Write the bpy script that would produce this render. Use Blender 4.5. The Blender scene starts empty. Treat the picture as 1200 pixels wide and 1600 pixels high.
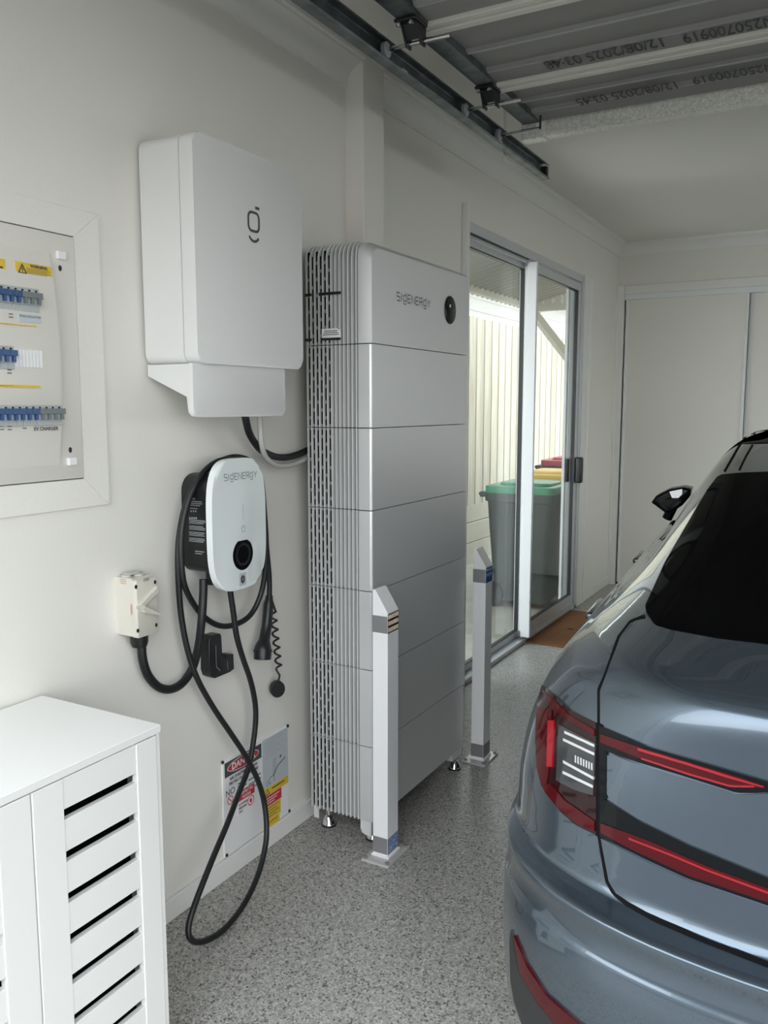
import bpy, bmesh, math, random
import numpy as np
from mathutils import Vector, Matrix
from mathutils.bvhtree import BVHTree
random.seed(3)
D = bpy.data
SC = bpy.context.scene
COL = SC.collection

# ------------------------------------------------------------------ camera, sky, exposure
YAW, PITCH, ROLL, FPX = 0.5112, 0.1248, -0.0003, 1312.08
CAM = Vector((1.70, 0.0, 1.515))
FW = Vector((-math.sin(YAW) * math.cos(PITCH), math.cos(YAW) * math.cos(PITCH), -math.sin(PITCH)))
RT = FW.cross(Vector((0, 0, 1))).normalized()
UP = RT.cross(FW)
cs, sn = math.cos(ROLL), math.sin(ROLL)
RT, UP = cs * RT + sn * UP, -sn * RT + cs * UP
cam = D.cameras.new('camera')
cam.sensor_fit = 'VERTICAL'
cam.sensor_height = 24.0
cam.sensor_width = 18.0
cam.lens = FPX / 1600 * 24.0
cam.clip_start = 0.02
camo = D.objects.new('camera', cam)
COL.objects.link(camo)
camo.matrix_world = Matrix(((RT.x, UP.x, -FW.x, CAM.x), (RT.y, UP.y, -FW.y, CAM.y), (RT.z, UP.z, -FW.z, CAM.z), (0, 0, 0, 1)))
SC.camera = camo

W = D.worlds.new('sky')
SC.world = W
W.use_nodes = True
wn, wl = W.node_tree.nodes, W.node_tree.links
wn.clear()
wo = wn.new('ShaderNodeOutputWorld')
wb = wn.new('ShaderNodeBackground')
wt = wn.new('ShaderNodeTexCoord')
wsx = wn.new('ShaderNodeSeparateXYZ')
wr = wn.new('ShaderNodeValToRGB')
wl.new(wt.outputs['Generated'], wsx.inputs[0])
wl.new(wsx.outputs['Z'], wr.inputs['Fac'])
wl.new(wr.outputs['Color'], wb.inputs['Color'])
wl.new(wb.outputs[0], wo.inputs[0])
wr.color_ramp.elements[0].color = (0.975, 0.985, 0.99, 1)
wr.color_ramp.elements[1].color = (0.82, 0.91, 1.0, 1)
wb.inputs['Strength'].default_value = 2.75

SC.view_settings.view_transform = 'Standard'
SC.view_settings.look = 'None'
SC.view_settings.gamma = 1.0
SC.view_settings.use_curve_mapping = False
SC.view_settings.exposure = 0.78
SC.cycles.max_bounces = 12
SC.cycles.diffuse_bounces = 6
SC.cycles.transparent_max_bounces = 16
SC.cycles.caustics_reflective = False
SC.cycles.caustics_refractive = False
SC.cycles.sample_clamp_indirect = 6.0


# ------------------------------------------------------------------ photo geometry helpers (pixel of the photograph -> point on a real plane)
def ray(px, py):
    return FW + RT * ((px - 600) / FPX) - UP * ((py - 800) / FPX)

def on(axis, val, px, py):
    d = ray(px, py)
    return CAM + d * ((val - CAM[axis]) / d[axis])

def atx(x, px, py): return on(0, x, px, py)
def aty(y, px, py): return on(1, y, px, py)
def atz(z, px, py): return on(2, z, px, py)


# ------------------------------------------------------------------ materials
def mat(name, col, rough=0.5, metal=0.0, noise=None, bump=0.0, scale=40.0, coat=0.0, spec=0.5, emit=None):
    m = D.materials.new(name)
    m.use_nodes = True
    nt = m.node_tree
    p = nt.nodes['Principled BSDF']
    p.inputs['Base Color'].default_value = (*col, 1)
    p.inputs['Roughness'].default_value = rough
    p.inputs['Metallic'].default_value = metal
    p.inputs['Coat Weight'].default_value = coat
    p.inputs['Coat Roughness'].default_value = 0.03
    p.inputs['Specular IOR Level'].default_value = spec
    if emit:
        p.inputs['Emission Color'].default_value = (*emit[0], 1)
        p.inputs['Emission Strength'].default_value = emit[1]
    if noise or bump:
        tc = nt.nodes.new('ShaderNodeTexCoord')
        n = nt.nodes.new('ShaderNodeTexNoise')
        n.inputs['Scale'].default_value = scale
        n.inputs['Detail'].default_value = 5
        nt.links.new(tc.outputs['Object'], n.inputs['Vector'])
        if noise:
            r = nt.nodes.new('ShaderNodeValToRGB')
            r.color_ramp.elements[0].position = 0.3
            r.color_ramp.elements[1].position = 0.7
            r.color_ramp.elements[0].color = (*[c * (1 - noise) for c in col], 1)
            r.color_ramp.elements[1].color = (*[min(1, c * (1 + noise)) for c in col], 1)
            nt.links.new(n.outputs['Fac'], r.inputs['Fac'])
            nt.links.new(r.outputs['Color'], p.inputs['Base Color'])
        if bump:
            b = nt.nodes.new('ShaderNodeBump')
            b.inputs['Strength'].default_value = bump
            b.inputs['Distance'].default_value = 0.002
            nt.links.new(n.outputs['Fac'], b.inputs['Height'])
            nt.links.new(b.outputs[0], p.inputs['Normal'])
    return m

M = {}
M['wall'] = mat('wall_paint', (0.80, 0.785, 0.735), 0.7, bump=0.08, scale=180, noise=0.015)
M['ceil'] = mat('ceiling_paint', (0.75, 0.735, 0.69), 0.8, bump=0.05, scale=120)
M['trim'] = mat('trim_gloss_white', (0.81, 0.805, 0.78), 0.35)
M['white'] = mat('white_powder_coat', (0.74, 0.745, 0.735), 0.42, bump=0.03, scale=600)
M['gloss_white'] = mat('gloss_white_glass', (0.80, 0.86, 0.86), 0.08, coat=0.6)
M['lacquer'] = mat('white_lacquer', (0.80, 0.80, 0.78), 0.4, bump=0.02, scale=150)
M['board'] = mat('switchboard_plastic', (0.74, 0.72, 0.67), 0.28)
M['silver'] = mat('silver_anodised', (0.80, 0.81, 0.81), 0.38, metal=0.35)  # lightened so the fin edges look lit; also plain silver parts
M['silver_face'] = mat('silver_satin_panel', (0.71, 0.715, 0.72), 0.36, metal=0.4)
M['silver_dark'] = mat('silver_channel', (0.24, 0.245, 0.245), 0.6, metal=0.2)  # darkened to paint shade into the fin valleys; also plain dark metal
M['black'] = mat('black_plastic', (0.012, 0.013, 0.014), 0.38)
M['cable'] = mat('black_rubber_cable', (0.010, 0.011, 0.012), 0.45, bump=0.05, scale=300)
M['gloss_black'] = mat('gloss_black', (0.005, 0.006, 0.007), 0.10, spec=0.2)
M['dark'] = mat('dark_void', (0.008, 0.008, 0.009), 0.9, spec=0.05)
M['ink'] = mat('dark_ink', (0.06, 0.065, 0.07), 0.6)
M['grey_ink'] = mat('grey_ink', (0.22, 0.23, 0.24), 0.6)
M['yellow'] = mat('yellow_label', (0.72, 0.50, 0.03), 0.45)
M['red'] = mat('red_label', (0.55, 0.03, 0.05), 0.45)
M['paper'] = mat('white_label', (0.82, 0.82, 0.82), 0.4)
M['greypaper'] = mat('blue_grey_label', (0.50, 0.55, 0.58), 0.4)
M['blue'] = mat('blue_lever', (0.012, 0.065, 0.20), 0.35)
M['brk'] = mat('breaker_grey', (0.42, 0.45, 0.46), 0.4)
M['brkd'] = mat('breaker_dark_grey', (0.16, 0.18, 0.19), 0.4)
M['isol'] = mat('isolator_cream', (0.62, 0.60, 0.53), 0.45, noise=0.02)
M['conduit'] = mat('grey_conduit', (0.52, 0.52, 0.50), 0.45)
M['chrome'] = mat('chrome', (0.75, 0.75, 0.76), 0.12, metal=1.0)
M['alu'] = mat('door_frame_white', (0.62, 0.64, 0.66), 0.35, metal=0.15)
M['alu_white'] = mat('white_aluminium', (0.80, 0.82, 0.83), 0.3)
M['steel_dark'] = mat('track_steel', (0.17, 0.19, 0.195), 0.42, metal=0.8, noise=0.35, scale=14)
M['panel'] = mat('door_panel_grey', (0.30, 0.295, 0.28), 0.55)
M['cream'] = mat('door_bead_cream', (0.72, 0.70, 0.64), 0.45)
M['bollard'] = mat('bollard_white', (0.86, 0.865, 0.88), 0.35)
M['bollard_plate'] = mat('bollard_plate', (0.62, 0.61, 0.59), 0.3, metal=0.3)
M['bandgrey'] = mat('reflective_band_grey', (0.30, 0.30, 0.31), 0.35, metal=0.4)
M['concrete'] = mat('yard_concrete', (0.36, 0.35, 0.30), 0.8, noise=0.12, scale=6, bump=0.1)
M['drive'] = mat('driveway_concrete', (0.17, 0.165, 0.155), 0.85, noise=0.1, scale=5)
M['sleeper'] = mat('concrete_sleeper', (0.42, 0.40, 0.32), 0.8, noise=0.07, scale=5)
M['greenlid'] = mat('green_bin_lid', (0.03, 0.22, 0.11), 0.4)
M['yellowlid'] = mat('yellow_bin_lid', (0.75, 0.50, 0.08), 0.4)
M['redlid'] = mat('red_bin_lid', (0.38, 0.04, 0.07), 0.4)
M['bin'] = mat('bin_green_grey', (0.026, 0.038, 0.034), 0.5)
M['weather'] = mat('weatherboard_white', (0.38, 0.38, 0.355), 0.7)
M['roofsheet'] = mat('roof_sheet', (0.34, 0.34, 0.31), 0.5)
M['timberwhite'] = mat('painted_timber', (0.70, 0.69, 0.63), 0.6)
M['mat_coir'] = mat('coir_mat', (0.20, 0.085, 0.03), 0.95, noise=0.25, scale=90, bump=0.6)
M['tyre'] = mat('tyre_rubber', (0.015, 0.015, 0.016), 0.75)
M['cladding'] = mat('car_cladding', (0.02, 0.021, 0.022), 0.55)
M['redlens'] = mat('red_lens', (0.060, 0.002, 0.004), 0.10, coat=0.15, spec=.25)
M['redbright'] = mat('bright_red_lens', (0.30, 0.006, 0.014), 0.15, coat=0.35)
M['darklens'] = mat('dark_red_lens', (0.016, 0.002, 0.003), 0.10, coat=.3, spec=.3)
M['clearlens'] = mat('smoked_clear_lens', (0.035, 0.037, 0.04), 0.14, coat=.4)
M['lensrib'] = mat('clear_lens_rib', (0.62, 0.63, 0.64), 0.25, metal=0.3)
M['tint'] = mat('tinted_glass', (0.003, 0.003, 0.003), 0.03, spec=0.03)
M['tint'].node_tree.nodes['Principled BSDF'].inputs['IOR'].default_value = 1.15
M['screw'] = mat('screw_black', (0.02, 0.02, 0.02), 0.5)
M['leaf'] = mat('tree_leaf', (0.05, 0.10, 0.03), 0.7, noise=0.3, scale=8)
M['grass'] = mat('lawn_green', (0.08, 0.13, 0.04), 0.9, noise=0.3, scale=20)
M['brick'] = mat('house_brick', (0.55, 0.52, 0.48), 0.8)
M['pinkfade'] = mat('faded_red_print', (0.55, 0.30, 0.27), 0.6)

def car_paint():
    m = D.materials.new('car_paint_blue_grey')
    m.use_nodes = True
    nt = m.node_tree
    p = nt.nodes['Principled BSDF']
    p.inputs['Base Color'].default_value = (0.100, 0.134, 0.170, 1)
    p.inputs['Metallic'].default_value = 0.82
    p.inputs['Roughness'].default_value = 0.27
    p.inputs['Coat Weight'].default_value = 1.0
    p.inputs['Coat Roughness'].default_value = 0.02
    tc = nt.nodes.new('ShaderNodeTexCoord')
    v = nt.nodes.new('ShaderNodeTexVoronoi')
    v.inputs['Scale'].default_value = 1800
    b = nt.nodes.new('ShaderNodeBump')
    b.inputs['Strength'].default_value = 0.05
    b.inputs['Distance'].default_value = 0.0003
    nt.links.new(tc.outputs['Object'], v.inputs['Vector'])
    nt.links.new(v.outputs['Distance'], b.inputs['Height'])
    nt.links.new(b.outputs[0], p.inputs['Normal'])
    return m
M['paint'] = car_paint()

def floor_mat():
    m = D.materials.new('flake_epoxy')
    m.use_nodes = True
    nt = m.node_tree
    L = nt.links
    p = nt.nodes['Principled BSDF']
    tc = nt.nodes.new('ShaderNodeTexCoord')
    def flakes(scale, stops):
        v = nt.nodes.new('ShaderNodeTexVoronoi')
        v.inputs['Scale'].default_value = scale
        L.new(tc.outputs['Object'], v.inputs['Vector'])
        s = nt.nodes.new('ShaderNodeSeparateColor')
        L.new(v.outputs['Color'], s.inputs[0])
        r = nt.nodes.new('ShaderNodeValToRGB')
        r.color_ramp.interpolation = 'CONSTANT'
        els = r.color_ramp.elements
        els[0].position, els[0].color = 0, (*stops[0][1], 1)
        els[1].position, els[1].color = stops[1][0], (*stops[1][1], 1)
        for q, c in stops[2:]:
            e = els.new(q)
            e.color = (*c, 1)
        L.new(s.outputs[0], r.inputs['Fac'])
        return r.outputs['Color']
    a = flakes(190, [(0, (.36, .35, .325)), (.28, (.50, .49, .455)), (.50, (.26, .255, .24)), (.63, (.62, .61, .57)), (.76, (.38, .355, .31)), (.88, (.03, .03, .032))])
    b = flakes(330, [(0, (.42, .41, .385)), (.4, (.28, .275, .26)), (.7, (.58, .57, .53)), (.86, (.04, .04, .04))])
    mx = nt.nodes.new('ShaderNodeMix')
    mx.data_type = 'RGBA'
    mx.inputs[0].default_value = 0.35
    L.new(a, mx.inputs[6])
    L.new(b, mx.inputs[7])
    L.new(mx.outputs[2], p.inputs['Base Color'])
    n = nt.nodes.new('ShaderNodeTexNoise')
    n.inputs['Scale'].default_value = 140
    L.new(tc.outputs['Object'], n.inputs['Vector'])
    bp = nt.nodes.new('ShaderNodeBump')
    bp.inputs['Strength'].default_value = 0.25
    bp.inputs['Distance'].default_value = 0.001
    L.new(n.outputs['Fac'], bp.inputs['Height'])
    L.new(bp.outputs[0], p.inputs['Normal'])
    p.inputs['Roughness'].default_value = 0.33
    p.inputs['Specular IOR Level'].default_value = 0.5
    return m
M['floor'] = floor_mat()

def galv_mat():
    m = D.materials.new('galvanised_steel')
    m.use_nodes = True
    nt = m.node_tree
    L = nt.links
    p = nt.nodes['Principled BSDF']
    tc = nt.nodes.new('ShaderNodeTexCoord')
    v = nt.nodes.new('ShaderNodeTexVoronoi')
    v.inputs['Scale'].default_value = 150
    L.new(tc.outputs['Object'], v.inputs['Vector'])
    s = nt.nodes.new('ShaderNodeSeparateColor')
    L.new(v.outputs['Color'], s.inputs[0])
    r = nt.nodes.new('ShaderNodeValToRGB')
    r.color_ramp.elements[0].color = (.72, .72, .67, 1)
    r.color_ramp.elements[1].color = (.97, .97, .90, 1)
    L.new(s.outputs[0], r.inputs['Fac'])
    L.new(r.outputs['Color'], p.inputs['Base Color'])
    r2 = nt.nodes.new('ShaderNodeMapRange')
    r2.inputs['To Min'].default_value = .28
    r2.inputs['To Max'].default_value = .5
    L.new(s.outputs[1], r2.inputs['Value'])
    L.new(r2.outputs[0], p.inputs['Roughness'])
    p.inputs['Metallic'].default_value = .25
    return m
M['galv'] = galv_mat()

def glass_mat(name, tint, refl):
    m = D.materials.new(name)
    m.use_nodes = True
    nt = m.node_tree
    nt.nodes.clear()
    o = nt.nodes.new('ShaderNodeOutputMaterial')
    t = nt.nodes.new('ShaderNodeBsdfTransparent')
    t.inputs[0].default_value = (*tint, 1)
    g = nt.nodes.new('ShaderNodeBsdfGlossy')
    g.inputs['Roughness'].default_value = 0.0
    ge = nt.nodes.new('ShaderNodeNewGeometry')
    dt = nt.nodes.new('ShaderNodeVectorMath')
    dt.operation = 'DOT_PRODUCT'
    nt.links.new(ge.outputs['Normal'], dt.inputs[0])
    nt.links.new(ge.outputs['Incoming'], dt.inputs[1])
    def mth(op, a, b_=None):
        k_ = nt.nodes.new('ShaderNodeMath')
        k_.operation = op
        for i, q in enumerate((a, b_)):
            if q is None: continue
            if isinstance(q, (int, float)): k_.inputs[i].default_value = q
            else: nt.links.new(q, k_.inputs[i])
        return k_.outputs[0]
    ab = mth('ABSOLUTE', dt.outputs['Value'])
    sch = mth('ADD', mth('MULTIPLY', mth('POWER', mth('SUBTRACT', 1.0, ab), 5.0), .96 * refl), .04 * refl)
    mx = nt.nodes.new('ShaderNodeMixShader')
    nt.links.new(sch, mx.inputs[0])
    nt.links.new(t.outputs[0], mx.inputs[1])
    nt.links.new(g.outputs[0], mx.inputs[2])
    nt.links.new(mx.outputs[0], o.inputs[0])
    return m
M['glass'] = glass_mat('door_glass', (.95, .97, .965), 0.7)

def paling_mat():
    m = mat('raw_pine_paling', (0.60, 0.56, 0.45), 0.8)
    nt = m.node_tree
    p = nt.nodes['Principled BSDF']
    tc = nt.nodes.new('ShaderNodeTexCoord')
    mp = nt.nodes.new('ShaderNodeMapping')
    mp.inputs['Scale'].default_value = (14, 22, 1.1)
    n = nt.nodes.new('ShaderNodeTexNoise')
    n.inputs['Scale'].default_value = 2.2
    n.inputs['Detail'].default_value = 7
    oi = nt.nodes.new('ShaderNodeObjectInfo')
    ad = nt.nodes.new('ShaderNodeVectorMath')
    ad.operation = 'ADD'
    nt.links.new(tc.outputs['Object'], ad.inputs[0])
    nt.links.new(oi.outputs['Random'], ad.inputs[1])
    nt.links.new(ad.outputs[0], mp.inputs['Vector'])
    nt.links.new(mp.outputs[0], n.inputs['Vector'])
    r = nt.nodes.new('ShaderNodeValToRGB')
    r.color_ramp.elements[0].position = .3
    r.color_ramp.elements[0].color = (.36, .325, .235, 1)
    r.color_ramp.elements[1].position = .62
    r.color_ramp.elements[1].color = (.48, .46, .375, 1)
    nt.links.new(n.outputs['Fac'], r.inputs['Fac'])
    h = nt.nodes.new('ShaderNodeHueSaturation')
    mr = nt.nodes.new('ShaderNodeMapRange')
    mr.inputs['To Min'].default_value = .85
    mr.inputs['To Max'].default_value = 1.12
    nt.links.new(oi.outputs['Random'], mr.inputs['Value'])
    nt.links.new(mr.outputs[0], h.inputs['Value'])
    nt.links.new(r.outputs['Color'], h.inputs['Color'])
    nt.links.new(h.outputs[0], p.inputs['Base Color'])
    return m
M['paling'] = paling_mat()


def iris_mat(name, cols):
    # holographic reflective tape: colour runs along the strip
    m = mat(name, cols[0], 0.2, coat=0.5)
    nt = m.node_tree
    p = nt.nodes['Principled BSDF']
    tc = nt.nodes.new('ShaderNodeTexCoord')
    n = nt.nodes.new('ShaderNodeTexNoise')
    n.inputs['Scale'].default_value = 45
    nt.links.new(tc.outputs['Object'], n.inputs['Vector'])
    r = nt.nodes.new('ShaderNodeValToRGB')
    els = r.color_ramp.elements
    els[0].position, els[0].color = .3, (*cols[0], 1)
    els[1].position, els[1].color = .7, (*cols[-1], 1)
    for i, c in enumerate(cols[1:-1]):
        e = els.new(.3 + .4 * (i + 1) / (len(cols) - 1))
        e.color = (*c, 1)
    nt.links.new(n.outputs['Fac'], r.inputs['Fac'])
    nt.links.new(r.outputs['Color'], p.inputs['Base Color'])
    return m
M['iris_warm'] = iris_mat('holographic_tape_warm', [(1, .97, 1), (.98, .62, .60), (1, .90, .45), (1, .97, .9)])  # whitened palette paints in the light the tape throws back
M['iris_blue'] = iris_mat('holographic_tape_blue', [(.05, .10, .45), (.25, .45, .8), (.10, .14, .55), (.7, .78, .95)])


# ------------------------------------------------------------------ object helpers
INV = {}
def link(o, parent=None):
    COL.objects.link(o)
    if parent is not None:
        o.parent = parent
    return o

def tag(o, label=None, cat=None, group=None, kind=None):
    if label: o['label'] = label
    if cat: o['category'] = cat
    if group: o['group'] = group
    if kind: o['kind'] = kind
    return o

def root_inv(o):
    while o.parent is not None:
        o = o.parent
    return INV.get(o.name, Matrix())

def thing(name, label, cat, loc, rotz=0.0, group=None):
    o = D.objects.new(name, None)
    o.empty_display_size = 0.1
    link(o)
    Mx = Matrix.Translation(Vector(loc)) @ Matrix.Rotation(rotz, 4, 'Z')
    o.matrix_world = Mx
    INV[o.name] = Mx.inverted()
    return tag(o, label, cat, group)

def obj(name, bm, m, parent=None, smooth=None, local=False, label=None):
    """one mesh object from a bmesh given in world coordinates (or local ones)"""
    if parent is not None and not local:
        bm.transform(root_inv(parent))
    me = D.meshes.new(name)
    bm.normal_update()
    if smooth is not None:
        for f in bm.faces:
            f.smooth = True
        for e in bm.edges:
            if len(e.link_faces) == 2 and e.calc_face_angle(0) > math.radians(smooth):
                e.smooth = False
    bm.to_mesh(me)
    bm.free()
    for mm in (m if isinstance(m, (list, tuple)) else [m]):
        me.materials.append(mm)
    o = D.objects.new(name, me)
    link(o, parent)
    if label: o['label'] = label
    return o

def struct(name, bm, m, parent=None, smooth=None):
    o = obj(name, bm, m, parent, smooth)
    if parent is None:
        o['kind'] = 'structure'
    return o

def B(): return bmesh.new()

def box(bm, x0, x1, y0, y1, z0, z1, bev=0.0, seg=2, mx=None):
    r = bmesh.ops.create_cube(bm, size=1.0)
    vs = r['verts']
    bmesh.ops.scale(bm, vec=(abs(x1 - x0), abs(y1 - y0), abs(z1 - z0)), verts=vs)
    bmesh.ops.translate(bm, vec=((x0 + x1) / 2, (y0 + y1) / 2, (z0 + z1) / 2), verts=vs)
    if bev > 0:
        es = list({e for v in vs for e in v.link_edges})
        r2 = bmesh.ops.bevel(bm, geom=es, offset=bev, segments=seg, profile=0.5, affect='EDGES')
        vs = list({v for v in r2['verts']} | {v for v in vs if v.is_valid})
    if mx is not None:
        bmesh.ops.transform(bm, matrix=mx, verts=vs)
    return bm

def frame3(o, a, b):
    """matrix mapping (a,b,n) plane coordinates to world"""
    a = Vector(a).normalized(); b = Vector(b).normalized(); n = a.cross(b)
    return Matrix(((a.x, b.x, n.x, o[0]), (a.y, b.y, n.y, o[1]), (a.z, b.z, n.z, o[2]), (0, 0, 0, 1)))

def wallplane(x, y=0.0, z=0.0):       # a=+y, b=+z, n=+x
    return frame3((x, y, z), (0, 1, 0), (0, 0, 1))

def prism(bm, poly, h0, h1, mx=None, bev=0.0, seg=3):
    """extrude a 2D polygon (counter-clockwise) from height h0 to h1 along the plane normal; bevel the top rim"""
    v0 = [bm.verts.new((p[0], p[1], h0)) for p in poly]
    v1 = [bm.verts.new((p[0], p[1], h1)) for p in poly]
    n = len(poly)
    bm.faces.new(v0[::-1])
    top = bm.faces.new(v1)
    for i in range(n):
        j = (i + 1) % n
        bm.faces.new((v0[i], v0[j], v1[j], v1[i]))
    keep = v0[0]
    if bev > 0:
        bmesh.ops.bevel(bm, geom=list(top.edges), offset=bev, segments=seg, profile=0.5, affect='EDGES')
    if mx is not None:
        seen = {keep}
        todo = [keep]
        while todo:
            v = todo.pop()
            for e in v.link_edges:
                w = e.other_vert(v)
                if w not in seen:
                    seen.add(w); todo.append(w)
        bmesh.ops.transform(bm, matrix=mx, verts=list(seen))
    return bm

def rrect(a0, a1, b0, b1, r, n=6):
    """rounded rectangle; r is one radius or four (bottom left, bottom right, top right, top left)"""
    rs = r if isinstance(r, (list, tuple)) else (r, r, r, r)
    pts = []
    for (cx, cy, st, rr) in ((a0 + rs[0], b0 + rs[0], 180, rs[0]), (a1 - rs[1], b0 + rs[1], 270, rs[1]), (a1 - rs[2], b1 - rs[2], 0, rs[2]), (a0 + rs[3], b1 - rs[3], 90, rs[3])):
        for i in range(n + 1):
            t = math.radians(st + 90 * i / n)
            pts.append((cx + rr * math.cos(t), cy + rr * math.sin(t)))
    return pts

def ell(ca, cb, ra, rb=None, n=24):
    rb = rb or ra
    return [(ca + ra * math.cos(2 * math.pi * i / n), cb + rb * math.sin(2 * math.pi * i / n)) for i in range(n)]

def smoothpath(pts, sub=8):
    pts = [Vector(p) for p in pts]
    out = []
    n = len(pts)
    for i in range(n - 1):
        p0 = pts[max(i - 1, 0)]; p1 = pts[i]; p2 = pts[i + 1]; p3 = pts[min(i + 2, n - 1)]
        for k in range(sub):
            f = k / sub
            out.append(0.5 * ((2 * p1) + (p2 - p0) * f + (2 * p0 - 5 * p1 + 4 * p2 - p3) * f * f + (3 * p1 - p0 - 3 * p2 + p3) * f ** 3))
    out.append(pts[-1])
    return out

def tube(bm, pts, r, n=10, cap=True):
    pts = [Vector(p) for p in pts]
    rs = r if isinstance(r, (list, tuple)) else [r] * len(pts)
    t = (pts[1] - pts[0]).normalized()
    up = Vector((0, 0, 1)) if abs(t.z) < .9 else Vector((0, 1, 0))
    nrm = t.cross(up).normalized()
    rings = []
    for i, p in enumerate(pts):
        a = pts[max(i - 1, 0)]; b = pts[min(i + 1, len(pts) - 1)]
        t2 = (b - a)
        if t2.length < 1e-9: t2 = t.copy()
        t2.normalize()
        nrm = (nrm - t2 * nrm.dot(t2))
        if nrm.length < 1e-6: nrm = t2.orthogonal()
        nrm.normalize()
        bi = t2.cross(nrm)
        rings.append([bm.verts.new(p + (nrm * math.cos(2 * math.pi * k / n) + bi * math.sin(2 * math.pi * k / n)) * rs[i]) for k in range(n)])
        t = t2
    for i in range(len(rings) - 1):
        for k in range(n):
            bm.faces.new((rings[i][k], rings[i][(k + 1) % n], rings[i + 1][(k + 1) % n], rings[i + 1][k]))
    if cap:
        bm.faces.new(rings[0][::-1]); bm.faces.new(rings[-1])
    return bm

def lathe(bm, prof, mx=None, n=24):
    """profile [(r,h)] revolved about the local z axis"""
    rings = []
    for r, h in prof:
        rings.append([bm.verts.new(((r * math.cos(2 * math.pi * k / n)), r * math.sin(2 * math.pi * k / n), h)) for k in range(n)])
    for i in range(len(rings) - 1):
        for k in range(n):
            bm.faces.new((rings[i][k], rings[i][(k + 1) % n], rings[i + 1][(k + 1) % n], rings[i + 1][k]))
    bm.faces.new(rings[0][::-1]); bm.faces.new(rings[-1])
    if mx is not None:
        bmesh.ops.transform(bm, matrix=mx, verts=[v for ring in rings for v in ring])
    return bm

def ribbon(bm, pts, w, mx, h=0.0006, closed=False):
    """flat printed stroke of width w along 2D points on a plane"""
    pts = [Vector((p[0], p[1])) for p in pts]
    n = len(pts)
    L = []; R = []
    for i in range(n):
        a = pts[(i - 1) % n] if (closed or i > 0) else pts[i]
        b = pts[(i + 1) % n] if (closed or i < n - 1) else pts[i]
        d1 = (pts[i] - a); d2 = (b - pts[i])
        d1 = d1.normalized() if d1.length > 1e-9 else None
        d2 = d2.normalized() if d2.length > 1e-9 else None
        if d1 is None: d1 = d2
        if d2 is None: d2 = d1
        t = (d1 + d2)
        t = t.normalized() if t.length > 1e-6 else d1
        nn = Vector((-t.y, t.x))
        k = 1.0 / max(0.5, nn.dot(Vector((-d1.y, d1.x))))
        L.append(bm.verts.new(mx @ Vector((*(pts[i] + nn * w / 2 * k), h))))
        R.append(bm.verts.new(mx @ Vector((*(pts[i] - nn * w / 2 * k), h))))
    for i in range(n if closed else n - 1):
        j = (i + 1) % n
        bm.faces.new((R[i], R[j], L[j], L[i]))
    return bm

def flat(bm, poly, mx, h=0.0006):
    bm.faces.new([bm.verts.new(mx @ Vector((p[0], p[1], h))) for p in poly])
    return bm

def rect(a0, a1, b0, b1): return [(a0, b0), (a1, b0), (a1, b1), (a0, b1)]

def text_bm(bm, s, size, mx, align='CENTER', h=0.0008, sx=1.0, bold=0.0):
    cu = D.curves.new('lettering', 'FONT')
    cu.body = s
    cu.size = size
    cu.align_x = align
    cu.align_y = 'CENTER'
    cu.offset = bold
    cu.resolution_u = 3
    o = D.objects.new('lettering', cu)
    COL.objects.link(o)
    bpy.context.view_layer.update()
    me = D.meshes.new_from_object(o.evaluated_get(bpy.context.evaluated_depsgraph_get()))
    b2 = bmesh.new()
    b2.from_mesh(me)
    for v in b2.verts:
        v.co = mx @ Vector((v.co.x * sx, v.co.y, h))
    tmp = D.meshes.new('tmp')
    b2.to_mesh(tmp); b2.free()
    bm.from_mesh(tmp)
    D.meshes.remove(tmp); D.meshes.remove(me)
    D.objects.remove(o); D.curves.remove(cu)
    return bm

# stroke lettering of the maker's wordmark, unit height 1
def emblem(cx, cy, s):
    """rounded ring with a short bar above its right side and a smile below"""
    r = [(cx + p[0] * s, cy + p[1] * s) for p in rrect(-.36, .36, -.42, .34, .22, 4)]
    bar = [(cx + .12 * s, cy + .56 * s), (cx + .40 * s, cy + .56 * s)]
    sm = [(cx + .40 * s * math.cos(math.radians(a)), cy + (-.42 + .42 * math.sin(math.radians(a))) * s) for a in range(215, 330, 12)]
    return r, bar, sm

def wordmark(bm, mx, height, width, w):
    """letters S I (ring) E N E R (ring) Y across width"""
    gl = {'S': ([[(1, 1), (0, 1), (0, .5), (1, .5), (1, 0), (0, 0)]], .62), 'I': ([[(.5, 0), (.5, 1)]], .22),
          'E': ([[(1, 1), (0, 1), (0, 0), (1, 0)], [(0, .5), (.9, .5)]], .62), 'N': ([[(0, 0), (0, 1), (1, 0), (1, 1)]], .68),
          'R': ([[(0, 0), (0, 1), (1, 1), (1, .5), (0, .5)], [(.45, .5), (1, 0)]], .62), 'Y': ([[(0, 1), (.5, .5), (1, 1)], [(.5, .5), (.5, 0)]], .66), 'o': (None, .72)}
    seq = 'SIoENERoY'
    tot = sum(gl[c][1] + .24 for c in seq) - .24
    k = width / tot
    x = 0
    for c in seq:
        st, ww = gl[c]
        if c == 'o':
            r, bar, sm = emblem((x + ww / 2) * k, height * .5, height * .95)
            kx = (ww * k * .46) / (height * .95 * .36)
            sq = lambda q, x=x, ww=ww, kx=kx: ((q[0] - (x + ww / 2) * k) * kx + (x + ww / 2) * k, q[1])
            ribbon(bm, [sq(q) for q in r], w, mx, closed=True)
            ribbon(bm, [sq(q) for q in bar], w, mx)
            ribbon(bm, [sq(q) for q in sm], w, mx)
        else:
            for s in st:
                ribbon(bm, [((x + q[0] * ww) * k, q[1] * height) for q in s], w, mx)
        x += ww + .24
    return bm


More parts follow.
